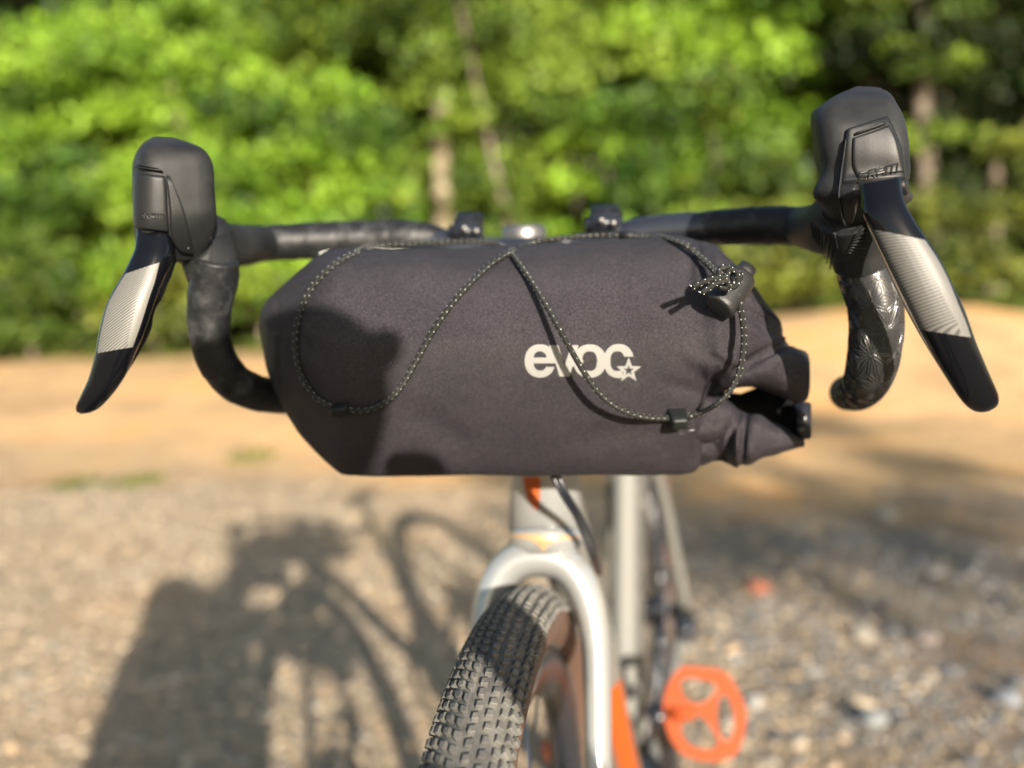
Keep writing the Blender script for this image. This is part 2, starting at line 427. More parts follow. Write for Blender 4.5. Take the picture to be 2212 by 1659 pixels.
lone_stone(2175, 1515, .030, (.17, .18, .20), 'pale bluish stone on the gravel near the lower right corner')
lone_stone(1915, 1120, .05, (.25, .24, .21), 'pale grey stone half sunk in the dark patch of soil at right')
lone_stone(2000, 1385, .034, (.27, .225, .20), 'pinkish flat stone on the grey gravel above and right of the orange pedal')
lone_stone(1860, 1375, .03, (.22, .20, .16), 'cream rounded stone on the grey gravel above the orange pedal')
lone_stone(1885, 1560, .034, (.17, .18, .18), 'light grey stone on the gravel right of the orange pedal')

# low weeds
def tuft(name, pts, label, tint0, hh, kind, cat, group=None, n=60):
    V = []; F = []; C = []
    for (x, y, rad) in pts:
        for k in range(n):
            a = random.uniform(0, 6.3); q = rad * random.random() ** .6; bx, by = x + q * math.cos(a), y + q * math.sin(a); bz = hgt(bx, by) - .005
            a2 = random.uniform(0, 6.3); l = hh * random.uniform(.4, 1); w_ = .012; dx, dy = math.cos(a2), math.sin(a2); i = len(V)
            V += [(bx - dy * w_, by + dx * w_, bz), (bx + dy * w_, by - dx * w_, bz), (bx + dx * l * .5 + dy * w_ * .8, by + dy * l * .5 - dx * w_ * .8, bz + l * .7), (bx + dx * l * .9, by + dy * l * .9, bz + l)]
            F += [(i, i + 1, i + 2), (i, i + 2, i + 3)]; kk = random.uniform(.6, 1.3); C += [tuple(c * kk for c in tint0)] * 4
    o = mk(name, V, F, M['leaf'], None, True, None, np.array(C)); tag(o, label, cat, group, kind); return o
def gpt(u, v):
    d = 1.5
    while d < 30:
        p = U(u, v, d)
        if p.z <= hgt(p.x, p.y): return p
        d += .02
    return p
for u, v, rd, lab in ((545, 990, .14, 'low green weed growing on the bare soil left of the bag'), (160, 1050, .16, 'sparse weed on the orange soil near the left edge'), (290, 1045, .15, 'small dull green weed just right of the sparse left one'), ):
    p = gpt(u, v); tuft('weed', [(p.x, p.y, rd)], lab, (.15, .17, .045), .05, None, 'weed', None, 100)

fr_p = []
for k in range(150):
    x = random.uniform(-8, 5.2); y = 8.9 + .5 * noise.noise(Vector((x * .8, 3, 0))) + random.uniform(-.35, .9); fr_p.append((x, y, random.uniform(.12, .3)))
tuft('grass', fr_p, 'rough grass and low growth along the top of the bank under the shrubs', (.10, .14, .025), .17, 'stuff', 'grass', None, 55)
# ------------------------------------------------ bushes and trees
LEAFV = np.array([(-.5, 0, 0), (0, -.32, .06), (.5, 0, 0), (0, .32, .06)])
def rot_rand(n):
    q = np.random.randn(n, 4); q /= np.linalg.norm(q, axis=1)[:, None]; w_, x, y, z = q.T
    return np.stack([1 - 2 * (y * y + z * z), 2 * (x * y - z * w_), 2 * (x * z + y * w_), 2 * (x * y + z * w_), 1 - 2 * (x * x + z * z), 2 * (y * z - x * w_), 2 * (x * z - y * w_), 2 * (y * z + x * w_), 1 - 2 * (x * x + y * y)], 1).reshape(n, 3, 3)
def leaves(name, clumps, per, size, cols, parent):
    """clumps: (centre, radius); leaf faces spread over each clump's outer shell"""
    P = []; C = []
    for (c, r, ci) in clumps:
        n = max(8, int(per * r * r / .16)); d = np.random.randn(n, 3); d /= np.linalg.norm(d, axis=1)[:, None]
        d[:, 2] = np.where(d[:, 2] < -.35, -d[:, 2] * .6, d[:, 2])
        rad = r * (np.random.rand(n, 1) ** .35) * (1 + .25 * np.random.randn(n, 1).clip(-1, 1.6)); P.append(np.array(c) + d * rad * np.array([1.1, 1.1, .8]))
        base = np.array(cols[ci]); C.append(base[None] * (1 + .38 * np.random.randn(n, 1)).clip(.35, 1.9) * np.array([1, 1, 1]) + np.random.randn(n, 1) * np.array([[.008, 0, 0]]))
    P = np.concatenate(P); C = np.concatenate(C).clip(.004, 1); n = len(P); Rm = rot_rand(n); sz = size * np.random.uniform(.6, 1.35, (n, 1, 1))
    V = np.einsum('nij,kj->nki', Rm, LEAFV) * sz + P[:, None]
    F = [(4 * i, 4 * i + 1, 4 * i + 2, 4 * i + 3) for i in range(n)]
    return mk(name, V.reshape(-1, 3), F, M['leaf'], parent, False, None, np.repeat(C, 4, 0))
def plant(name, label, cat, x, y, w_, h, cols, per=520, leaf=.085, nclump=26, trunk=.05, base=0.0, group=None, dep=.8, limbs=5, cr=(.22, .5), lean=0):
    z0 = hgt(x, y); t_ = thing(name, label, cat, (x, y, z0), group)
    # trunk
    path = interp([(x, y, z0 - .05), (x + .05 * h * .3 + lean * .4, y, z0 + h * .35), (x - .03 * h + lean, y + .05, z0 + h * .75)], 6)
    tube('trunk', path, list(np.linspace(trunk, trunk * .35, len(path))), M['bark'], t_, 8)
    cl = []
    for k in range(nclump):
        d = Vector((random.gauss(0, 1), random.gauss(0, 1), random.gauss(0, 1))).normalized(); q = random.random() ** .4
        cz = z0 + base + (h - base) * .5 + d.z * q * (h - base) * .46
        c = (x + lean * .8 + d.x * q * w_ * .5, y + d.y * q * w_ * .5 * dep, cz)
        cl.append((c, random.uniform(*cr) * min(1.3, max(.6, w_ / 1.8)), random.randrange(len(cols))))
    for k in range(limbs):
        c = random.choice(cl)[0]; p0 = path[random.randrange(len(path) // 3, len(path) - 2)]
        mid = (np.array(p0) + np.array(c)) / 2 + np.array([0, 0, -.1]); tube('branch', interp([p0, mid, c], 5), list(np.linspace(trunk * .35, trunk * .12, 11)), M['bark'], t_, 6)
    leaves('crown', cl, per, leaf, cols, t_); return t_
LIME = [(.155, .275, .020), (.12, .22, .018), (.205, .335, .028), (.05, .10, .012)]
MID = [(.135, .21, .024), (.085, .14, .020), (.18, .26, .030), (.05, .085, .012)]
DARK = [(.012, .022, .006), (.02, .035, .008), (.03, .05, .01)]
OLIVE = [(.115, .14, .022), (.08, .10, .018), (.15, .18, .025)]
def at_y(u, yy):                              # world x on the ray column u at distance line yy
    a = U(u, 655, 1) - CAM; return CAM.x + a.x / a.y * (yy - CAM.y)
# front row of shrubs, left to right
rowdef = [
 # u, y, width, height, palette, label
 (-90, 9.0, 2.4, 3.4, LIME, 'tall bright green shrub at the left edge of the thicket'),
 (160, 9.6, 2.3, 4.6, LIME, 'tall lime green shrub above the left brake lever'),
 (60, 8.7, 1.7, 1.5, MID, 'low dull green bush at the foot of the left thicket'),
 (420, 9.3, 2.3, 4.4, LIME, 'broad lime green shrub directly behind the left hood'),
 (640, 9.1, 2.1, 3.2, LIME, 'bright green shrub rising behind the left half of the handlebar'),
 (330, 8.6, 1.7, 1.3, OLIVE, 'low yellowish green bush on the bank behind the left drop of the bar'),
 (560, 8.7, 1.5, 1.35, MID, 'rounded bush at the bank edge between left drop and bag'),
 (830, 9.2, 1.5, 2.0, LIME, 'small light green shrub left of the pale trunk'),
 (1100, 9.8, 1.6, 2.0, MID, 'low green shrub behind the stem'),
 (1330, 9.6, 1.9, 2.7, LIME, 'bright shrub behind the right half of the handlebar'),
 (1560, 9.4, 1.8, 2.9, MID, 'mid green shrub between the bag and the right hood'),
 (1690, 8.9, 1.6, 1.15, OLIVE, 'low olive bush on the bank beside the right drop of the bar'),
 (2040, 8.9, 1.3, 1.1, OLIVE, 'small dull green shrub behind the right brake lever'),
 (2230, 9.1, 1.3, 1.9, OLIVE, 'yellowish shrub at the right edge of the thicket'),
]
for (u, y, w_, h, pal, lab) in rowdef:
    plant('shrub', lab, 'shrub', at_y(u, y), y, w_, h, pal, 300, .115, int(9 + 9 * w_ * h / 3), .035, .0, 'shrubs along the top of the bank')
# taller trees behind them
treedef = [
 (1060, 10.7, 2.4, 5.0, MID, .07, .5, 'mid green tree filling the gap between the pale trunk and the stem', 0),
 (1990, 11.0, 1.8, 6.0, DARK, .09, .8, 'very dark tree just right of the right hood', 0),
 (-60, 11.6, 3.2, 6.0, MID, .08, 1.0, 'tall mid green tree behind the left edge shrubs', 0),
 (420, 12.0, 3.2, 6.4, LIME, .09, 1.2, 'tall tree filling the sky behind the left hood', 0),
 (790, 11.4, 2.8, 6.0, MID, .09, .9, 'slim green tree just left of the pale trunk', 0),
 (1230, 12.4, 3.0, 6.2, MID, .08, 2.0, 'leafy tree above the centre of the handlebar', .2),
 (1560, 11.9, 2.8, 6.2, LIME, .08, 1.6, 'light green tree left of the right hood', 0),
 (1800, 12.6, 1.8, 6.2, OLIVE, .08, 2.2, 'olive green tree behind the top of the right hood', 0),
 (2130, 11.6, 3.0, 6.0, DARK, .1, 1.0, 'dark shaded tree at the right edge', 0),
]
for (u, y, w_, h, pal, tk, bs, lab, ln) in treedef:
    plant('tree', lab, 'tree', at_y(u, y), y, w_, h, pal, 280, .125, int(6 + 5 * w_ * h / 3), tk, bs, 'trees behind the shrubs', .8, 6, (.3, .62), ln)
# bare trunks that stand out
def bare(u, y, r, h, label, lean=0, col='bark', front=12):
    x = at_y(u, y); t_ = thing('tree', label, 'tree', (x, y, hgt(x, y)), None)
    pth = interp([(x, y, hgt(x, y) - .1), (x + lean * .3 + .04, y, h * .33), (x + lean * .6 - .03, y, h * .66), (x + lean, y, h)], 6)
    tube('trunk', pth, list(np.linspace(r, r * .6, len(pth))), M[col], t_, 10)
    cl = [((x + lean + random.gauss(0, .5), y + random.gauss(.2, .3), h + random.uniform(-.3, .9)), random.uniform(.3, .5), random.randrange(3)) for k in range(9)]
    cl += [((x + lean * random.uniform(.3, 1) + random.choice((-1, 1)) * random.uniform(.12, .5), y - random.uniform(.1, .5), random.uniform(1.5, h)), random.uniform(.16, .32), random.randrange(4)) for k in range(front)]
    leaves('crown', cl, 230, .11, MID, t_); return t_
m, t, b = mat('pale_bark', (.5, .42, .3), .9, 0, .2)
n, r = noise_mix(t, coords(t), 5, (.12, .10, .06), (.36, .30, .21), .40, .62, 6); L(t, r.outputs[0], b.inputs['Base Color']); M['palebark'] = m
bare(960, 9.2, .13, 3.3, 'tree with a pale tan trunk standing behind the left of the stem', .08, 'palebark', 4)
bare(2000, 10.6, .10, 4.4, 'slender grey trunk between the right hood and the dark woods', -.05)
bare(1150, 9.0, .04, 4.6, 'thin brown sapling leaning left above the stem', -.75)
plant('tree', 'unseen tree added behind the photographer to shade the ground at right', 'tree', 6.7, -9.0, 2.7, 5.4, MID, 200, .12, 13, .1, 3.1, None, .8, 5, (.22, .45))  # stands out of view, added to throw dappled shade on the right ground
# the wood behind
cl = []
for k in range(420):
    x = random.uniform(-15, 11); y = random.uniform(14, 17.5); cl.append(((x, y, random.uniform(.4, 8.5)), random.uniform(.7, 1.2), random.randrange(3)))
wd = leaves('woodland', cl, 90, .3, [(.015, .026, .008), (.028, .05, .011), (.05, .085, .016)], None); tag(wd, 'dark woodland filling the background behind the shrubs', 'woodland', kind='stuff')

# ================================================================ BICYCLE
bike = thing('bicycle', 'cream gravel bicycle with drop handlebar, orange decals and a knobbly front tyre, facing the viewer', 'bicycle', (0, .2, 0))
def ax(t, x=0, y=0):                          # along the steering axis, t metres below the stem
    return Vector((x, .08 - t * .3173 + y, BZ - .01 - t * .9483))
B7 = Vector((math.sin(R(6.2)), math.cos(R(6.2)), 0)); SX = Vector((B7.y, -B7.x, 0))
def fr(y, z, x=0):                            # frame point: y back from the steering column, x to the viewer's right
    return Vector((.004, .03, 0)) + B7 * (y - .03) + SX * x + Vector((0, 0, z))
# --- frame
frame = tube('frame', [ax(.035), ax(.08), ax(.14), ax(.216)], [.0215, .022, .025, .029], M['paint'], bike, 24)
HEADTREE = [bvh_of(frame)]
BBp = fr(.455, .285)
SEAT = fr(.60, .77)
dt = interp([ax(.19, .002, .01), fr(.17, .61), fr(.33, .42), BBp], 6)
tube('down_tube', dt, .024, M['paint2'], frame, 20)
tube('top_tube', interp([ax(.06, .002, .01), fr(.3, .80), SEAT + Vector((0, 0, -.03))], 6), .018, M['paint2'], frame, 16)
tube('seat_tube', interp([BBp, fr(.52, .52), SEAT], 6), .017, M['paint2'], frame, 16)
HUB2 = fr(.875, .36)
for sx in (-1, 1):
    tube('chainstay', interp([BBp + SX * (sx * .03), fr(.62, .31, sx * .045), HUB2 + SX * (sx * .066)], 6), .0105, M['paint2'], frame, 12)
    tube('seatstay', interp([SEAT + SX * (sx * .02) + Vector((0, 0, -.06)), fr(.72, .60, sx * .04), HUB2 + SX * (sx * .066)], 6), .009, M['paint2'], frame, 12)
tube('bottom_bracket', [BBp - SX * .045, BBp + SX * .045], .023, M['bar'], frame, 20)
def on_tube(name, path_fn, x0, rows, material):
    pass
# decals as thin prints wrapped on the tubes
def wrap_patch(name, path, rad, a0, a1, s0, s1, material, parent, taper=0):
    V = []; F = []; fr_ = frames(path, (0, -1, 0)); n = 10; idx = range(int(s0 * (len(path) - 1)), int(s1 * (len(path) - 1)) + 1); m_ = len(idx)
    for i, k in enumerate(idx):
        p, tt, a, b2 = fr_[k]; sh = 1 - taper * i / max(1, m_ - 1)
        for j in range(n + 1):
            th = (a0 + a1) / 2 + (a1 - a0) * (j / n - .5) * sh; V.append(p + (a * math.cos(th) + b2 * math.sin(th)) * (rad + .0006))
    for i in range(m_ - 1):
        for j in range(n): F.append((i * (n + 1) + j, i * (n + 1) + j + 1, (i + 1) * (n + 1) + j + 1, (i + 1) * (n + 1) + j))
    return mk(name, V, F, material, parent)
dtf = interp([ax(.19, .002, .01), fr(.17, .61), fr(.33, .42), BBp], 20)
wrap_patch('decal', dtf, .024, -1.2, .0, .5, .9, M['orange'], frame)['label'] = 'orange decal down the down tube'
patch('head_decal', [(1130, 1030, 1168, 1030), (1135, 1062, 1167, 1062), (1144, 1085, 1166, 1085), (1157, 1102, 1163, 1102)], HEADTREE, .0006, M['orange'], frame, 6, 3, 0, 0, d0=.66)['label'] = 'orange drip shaped decal on the head tube'
# --- brake hoses down from the bag to frame
for k, (dx, dd) in enumerate(((0, 0), (12, .015))):
    tube_px('brake_hose', [(1185 + dx, 1010, .60, 5.5), (1215 + dx, 1070, .60, 5.5), (1245 + dx, 1120, .62, 5.5), (1272 + dx, 1190, .66, 5.5), (1290 + dx * .5, 1240, .72 + dd, 5)], M['bar'], bike, 10)
# --- fork
YAW = Matrix.Translation(Vector((-.006, -.01, -.004))) @ Matrix.Rotation(R(-2.6), 4, 'Z') @ Matrix.Translation(Vector((-.0, .01, 0)))
fork_pts = []
for sx in (-1, 1):
    pass
lp = [(-.047, .60, -.052, .0075), (-.046, .50, -.028, .0095), (-.0455, .40, -.010, .0096), (-.0445, .31, 0, .0104), (-.043, .275, 0, .0112), (-.036, .245, 0, .0128), (-.022, .224, 0, .0145), (0, .217, 0, .0155)]
lp = lp + [(-a, b_, c, d) for a, b_, c, d in lp[-2::-1]]
Q = interp([(a, b_ + .016, c, d) for a, b_, c, d in lp], 6)
fork = tube('fork', [YAW @ ax(q[1], q[0], q[2]) for q in Q], [q[3] for q in Q], M['paint'], bike, 20, up=(0, -1, 0), flat=1.35)
tube('fork_crown', [ax(.217), ax(.226), ax(.236)], [.029, .029, .022], M['paint'], fork, 24)
FT = [bvh_of(fork), bvh_of([c for c in fork.children][0])]
patch('crown_decal', [(1106, 1153, 1248, 1157), (1106, 1160, 1248, 1164), (1148, 1166, 1200, 1167), (1164, 1177, 1184, 1177), (1172, 1188, 1176, 1188)], FT + HEADTREE, .0008, M['bronze'], fork, 14, 3, 0, 0, method=lin, d0=.66)['label'] = 'tan band with a point on the fork crown'
# --- wheels
RT = .0215; RC = .3385
def torus(rc, rt, n1=160, n2=20, a0=0, a1=2 * math.pi):
    V = []; F = []
    full = abs(a1 - a0 - 2 * math.pi) < 1e-6; k2 = n2 if full else n2 + 1
    for i in range(n1):
        p = 2 * math.pi * i / n1
        for j in range(k2):
            q = a0 + (a1 - a0) * j / n2; r_ = rc + rt * math.cos(q); V.append((rt * math.sin(q), -r_ * math.sin(p), r_ * math.cos(p)))
    for i in range(n1):
        for j in range(n2 if full else n2):
            j2 = (j + 1) % k2; F.append((i * k2 + j, i * k2 + j2, ((i + 1) % n1) * k2 + j2, ((i + 1) % n1) * k2 + j))
    return V, F
def tread():
    V = []; F = []; rows = 258
    def P(phi, psi, h):
        r_ = RC + (RT + h) * math.cos(psi); return ((RT + h) * math.sin(psi), -r_ * math.sin(phi), r_ * math.cos(phi))
    lay = [(-.15, 0, .0048, .0037, .35), (.15, .5, .0048, .0037, -.35), (-.44, .5, .0046, .0036, .4), (.44, 0, .0046, .0036, -.4),
           (-.73, 0, .0050, .0036, .2), (.73, .5, .0050, .0036, -.2), (-1.0, .5, .0056, .004, 0), (1.0, 0, .0056, .004, 0), (-1.24, 0, .004, .0034, 0), (1.24, .5, .004, .0034, 0)]
    for i in range(rows):
        for k, (psi, off, lc, lw, sk) in enumerate(lay):
            if (i + k) % 7 == 3 and abs(psi) < .2: lc2, lw2 = lc * 1.25, lw * .8
            else: lc2, lw2 = lc * random.uniform(.92, 1.06), lw * random.uniform(.92, 1.06)
            ph = 2 * math.pi * (i + off) / rows; jit = random.uniform(-.02, .02); h = .0031 if abs(psi) > .9 else .0025
            b0 = len(V)
            # five-sided block with a notched leading corner
            shape = [(-.5, -.5), (.35, -.5), (.5, -.1), (.5, .5), (-.5, .5)]
            for hh, sc in ((-.0008, 1.06), (h * .75, .97), (h, .82)):
                for (cx, cy) in shape:
                    a = cx * lc2 * sc + sk * cy * lw2; c = cy * lw2 * sc; V.append(P(ph + a / (RC + RT), psi + jit + c / RT, hh))
            for l in (0, 1):
                for j in range(5):
                    j2 = (j + 1) % 5; F.append((b0 + l * 5 + j, b0 + l * 5 + j2, b0 + l * 5 + 5 + j2, b0 + l * 5 + 5 + j))
            F.append((b0 + 10, b0 + 11, b0 + 12, b0 + 13, b0 + 14))
            # sipe: small raised bar on top of the centre blocks
    return V, F
TV, TF = tread()
me_shared = {}
def place(name, V, F, material, parent, mtx, smooth=True, key=None):
    if key and key in me_shared:
        o = bpy.data.objects.new(name, me_shared[key]); COL.objects.link(o); o.parent = parent; o.matrix_parent_inverse = getp(parent).inverted()
    else:
        o = mk(name, V, F, material, parent, smooth)
        if key: me_shared[key] = o.data
    o.matrix_basis = mtx; return o
def wheel(name, hub, mtx_rot):
    mt = Matrix.Translation(hub) @ mtx_rot
    v, f = torus(RC, RT); ty = mk(name, v, f, M['tyre'], bike); ty.matrix_basis = mt; ty['label'] = name.replace('_', ' ')
    def sub(nm, v, f, m_, sm=True, key=None):
        if key and key in me_shared: o = bpy.data.objects.new(nm, me_shared[key]); COL.objects.link(o)
        else:
            o = mk(nm, v, f, m_, None, sm)
            if key: me_shared[key] = o.data
        o.parent = ty; o.matrix_parent_inverse = Matrix(); return o
    t_ = sub('tread', TV, TF, M['tyre'], False, 'tread'); t_['kind'] = 'stuff'
    for s_ in (-1, 1):
        a = (1.33, 2.5) if s_ > 0 else (-2.5, -1.33); v, f = torus(RC, RT + .0007, 120, 8, *a); sub('sidewall', v, f, M['tanwall'], True, 'sw%d' % s_)
    rings = []
    for q in ((-.0125, .318), (-.013, .305), (-.006, .288), (.006, .288), (.013, .305), (.0125, .318)): rings.append(q)
    V = []; F = []; n1 = 120
    for i in range(n1):
        p = 2 * math.pi * i / n1
        for (x, r_) in rings: V.append((x, -r_ * math.sin(p), r_ * math.cos(p)))
    for i in range(n1):
        for j in range(6): j2 = (j + 1) % 6; F.append((i * 6 + j, i * 6 + j2, ((i + 1) % n1) * 6 + j2, ((i + 1) % n1) * 6 + j))
    sub('rim', V, F, M['bar'], True, 'rim')
    V, F, _ = rings_mesh(sweep_rings([(-.055, 0, 0), (-.03, 0, 0), (-.028, 0, 0), (.028, 0, 0), (.03, 0, 0), (.055, 0, 0)], [.010, .012, .024, .024, .012, .010], 16)); sub('hub', V, F, M['bar'], True, 'hub')
    V, F, _ = rings_mesh(sweep_rings([(0, 0, .022), (0, 0, .29)], .0011, 5)); spk = None
    for i in range(24):
        o = sub('spoke', V, F, M['steel'], True, 'spoke'); a = 2 * math.pi * i / 24; sx = 1 if i % 2 else -1
        o.matrix_basis = Matrix.Rotation(a, 4, 'X') @ Matrix.Translation((sx * .026, 0, 0)) @ Matrix.Rotation(-sx * .09, 4, 'Y') @ Matrix.Rotation(.07 * (1 if (i // 2) % 2 else -1), 4, 'X')
    # brake rotor
    V = []; F = []
    for i in range(48):
        p = 2 * math.pi * i / 48; r_ = .08 * (1 + .02 * math.sin(i * 2))
        for rr, x in ((r_, .036), (r_, .038), (.062, .038), (.062, .036)): V.append((x, rr * math.sin(p), rr * math.cos(p)))
    for i in range(48):
        for j in range(4): j2 = (j + 1) % 4; F.append((i * 4 + j, i * 4 + j2, ((i + 1) % 48) * 4 + j2, ((i + 1) % 48) * 4 + j))
    sub('brake_rotor', V, F, M['steel'], False, 'rotor')
    return ty
HUB1 = Vector((0, -.146, BZ - .58428))
HUB1w = YAW @ HUB1
wheel('front_wheel', HUB1w, Matrix.Rotation(R(-2.6), 4, 'Z'))
wheel('rear_wheel', HUB2, Matrix.Rotation(R(-6.2), 4, 'Z'))
# --- seatpost, saddle
tube('seatpost', [SEAT + Vector((0, 0, -.02)), SEAT + B7 * .05 + Vector((0, 0, .125))], .0136, M['bar'], bike, 14)
SD = SEAT + B7 * .04 + Vector((0, 0, .15)); sr = []
for k, (yy, wd_, hh) in enumerate(((-.14, .012, .010), (-.13, .02, .018), (-.05, .024, .022), (.03, .045, .024), (.09, .068, .024), (.12, .06, .02), (.13, .03, .012))):
    sr.append([SD + B7 * yy + SX * (wd_ * math.cos(2 * math.pi * j / 16)) + Vector((0, 0, -.01 + hh * math.sin(2 * math.pi * j / 16) * .8)) for j in range(16)])
V, F, lu = rings_mesh(sr); mk('saddle', V, F, M['rubber'], bike, True, lu)
# --- crankset
PED = U(1525, 1545, .985)
ca = BBp + SX * .058; pe = Vector((PED.x - SX.x * .055, PED.y - SX.y * .055, PED.z))
crank = tube('crank_arm', interp([ca, (ca + pe) / 2 + SX * .006, pe], 5), .0115, M['bar'], bike, 12)
opp = BBp * 2 - pe - SX * .0; cb = BBp - SX * .058
tube('crank_arm', interp([cb, (cb + opp) / 2, opp - SX * 0], 5), .0115, M['bar'], bike, 12)
cr_ = []
V = []; F = []; n1 = 80
for i in range(n1):
    p = 2 * math.pi * i / n1; r0 = .080 + (.003 if i % 2 else 0)
    for rr, x in ((r0, -.046), (r0, -.049), (.062, -.049), (.062, -.046)): V.append(BBp + SX * x + B7 * (rr * math.sin(p)) + Vector((0, 0, rr * math.cos(p))))
for i in range(n1):
    for j in range(4): j2 = (j + 1) % 4; F.append((i * 4 + j, i * 4 + j2, ((i + 1) % n1) * 4 + j2, ((i + 1) % n1) * 4 + j))
mk('chainring', V, F, M['steel'], bike, False)
for sgn in (1, -1):
    tube('chain', [BBp - SX * .0475 + Vector((0, 0, .08 * sgn)), HUB2 - SX * .045 + Vector((0, 0, .045 * sgn))], .0035, M['steel'], bike, 6)
V, F, _ = rings_mesh(sweep_rings([HUB2 - SX * .055, HUB2 - SX * .03], [.028, .05], 24)); mk('cassette', V, F, M['steel'], bike, False)
box('rear_derailleur', HUB2 - SX * .075 + Vector((0, 0, -.07)), (.03, .035, .11), M['bar'], bike)
box('brake_caliper', HUB2 + SX * .058 + Vector((0, -.07, -.0)) + B7 * .0, (.035, .07, .035), M['bar'], bike)
box('brake_caliper', YAW @ (HUB1 + Vector((.052, .035, .06))), (.025, .03, .055), M['bar'], bike)
def pedal(center, mtx):
    out = [(560, 860), (730, 860), (900, 890), (985, 1000), (1060, 1180), (1040, 1340), (980, 1500), (850, 1570), (700, 1575), (560, 1540), (470, 1450), (420, 1330), (400, 1200), (420, 1060), (480, 940)]
    holes = [[(565, 990), (640, 970), (790, 1000), (760, 1080), (680, 1125), (590, 1090)], [(880, 1100), (920, 1120), (950, 1240), (930, 1350), (880, 1365), (845, 1280), (850, 1160)], [(600, 1290), (680, 1260), (750, 1320), (800, 1420), (760, 1460), (640, 1450), (570, 1370)]]
    bm = bmesh.new(); sc = .985 * .2666 / FPX
    holes = [[(sum(q[0] for q in h) / len(h) + (x - sum(q[0] for q in h) / len(h)) * 1.28, sum(q[1] for q in h) / len(h) + (y - sum(q[1] for q in h) / len(h)) * 1.28) for x, y in h] for h in holes]
    for loop in [interp(out + [out[0]], 3)[:-1].tolist()] + [interp(h + [h[0]], 3)[:-1].tolist() for h in holes]:
        vs = [bm.verts.new(((x - 742) * sc, 0, -(y - 1232) * sc)) for x, y in loop]
        for i in range(len(vs)): bm.edges.new((vs[i - 1], vs[i]))
    bmesh.ops.triangle_fill(bm, edges=bm.edges[:], use_beauty=True)
    g = bmesh.ops.extrude_face_region(bm, geom=bm.faces[:]); bmesh.ops.translate(bm, verts=[q for q in g['geom'] if isinstance(q, bmesh.types.BMVert)], vec=(0, .016, 0))
    bmesh.ops.recalc_face_normals(bm, faces=bm.faces[:])
    me = bpy.data.meshes.new('pedal'); bm.to_mesh(me); bm.free(); me.materials.append(M['pedal'])
    o = bpy.data.objects.new('pedal', me); COL.objects.link(o); o.parent = bike; o.matrix_parent_inverse = getp(bike).inverted(); o.matrix_basis = mtx; return o
fwd = (CAM - PED).normalized(); xr = Vector((0, 0, 1)).cross(fwd).normalized(); zz = fwd.cross(xr)
pm = Matrix(((xr.x, -fwd.x, zz.x, PED.x), (xr.y, -fwd.y, zz.y, PED.y), (xr.z, -fwd.z, zz.z, PED.z), (0, 0, 0, 1)))
p1 = pedal(PED, pm); p1['label'] = 'orange platform pedal'
box('pedal_axle', (PED + pe) / 2, (.03, .012, .012), M['pedal'], bike, Matrix.Rotation(R(-6.2), 4, 'Z'))
p2 = p1.copy(); COL.objects.link(p2); p2.parent = bike; p2.matrix_basis = Matrix.Translation(opp - SX * .055) @ Matrix.Rotation(R(80), 4, 'X')

# --- cockpit
hb = tube('handlebar', [U(*q) for q in interp([(560, 527, .655), (700, 521, .668), (850, 519, .672), (940, 526, .672), (1010, 542, .668), (1100, 549, .664), (1200, 546, .656), (1290, 534, .648), (1345, 517, .640), (1400, 503, .635), (1550, 492, .62), (1720, 488, .60)], 6)], .0122, M['bar'], bike, 20)
def wrapfn(s, th): 
    q = (s / .021 + th / (2 * math.pi)) % 1; return .975 + .04 * q
tube_px('bar_tape', [(548, 526, .652, 38), (620, 523, .66, 39), (700, 519, .668, 40), (800, 516, .672, 39), (870, 514, .672, 38), (925, 516, .672, 34), (958, 520, .672, 26), (966, 521, .672, 22)], M['tape'], hb, 28, 14, fn=wrapfn)
tube_px('bar_tape', [(1372, 502, .637, 22), (1400, 500, .635, 29), (1450, 496, .63, 33), (1530, 492, .622, 37), (1620, 488, .612, 41), (1700, 487, .603, 42), (1742, 488, .598, 42)], M['tape'], hb, 28, 14, fn=wrapfn)
# stem with its top cap
box('stem', (U(1160, 512, .66) + ax(.015)) / 2 + Vector((0, 0, -.004)), (.042, .085, .036), M['bar'], bike, Matrix.Rotation(R(2), 4, 'Z'), .3)
tc = U(1131, 497, .735)
V, F, _ = rings_mesh(sweep_rings([tc + Vector((0, 0, z)) for z in (-.040, -.011, -.0105, -.006, .001, .0035, .0040)], [.0165, .0165, .0185, .0190, .0186, .016, .006], 32)); mk('stem_cap', V, F, M['alloy'], bike, True)
V, F, _ = rings_mesh(sweep_rings([tc + Vector((0, 0, z)) for z in (-.045, -.017, -.013)], [.0215, .0215, .019], 32)); mk('stem_clamp', V, F, M['bar'], bike, True)
# drops
dl = interp([(468, 560, .54, 48), (462, 610, .545, 50), (452, 665, .548, 47), (452, 710, .55, 44), (460, 755, .553, 43), (480, 797, .56, 42), (512, 830, .572, 41), (560, 850, .59, 39), (618, 857, .612, 37), (680, 858, .635, 35), (720, 858, .65, 33)], 7)
tube('left_drop', [U(*q[:3]) for q in dl], [q[3] * q[2] / FPX for q in dl], M['tape'], hb, 28, fn=wrapfn)
drR = interp([(1860, 560, .525, 54), (1872, 600, .525, 56), (1888, 650, .525, 55), (1893, 700, .527, 54), (1890, 745, .53, 53), (1884, 785, .536, 51), (1872, 822, .552, 46), (1855, 843, .58, 41), (1836, 848, .61, 37), (1828, 848, .622, 36)], 7)
drpath = [U(*q[:3]) for q in drR]; drrad = [q[3] * q[2] / FPX for q in drR]
drop_r = tube('right_drop', drpath, drrad, M['tape2'], hb, 32)
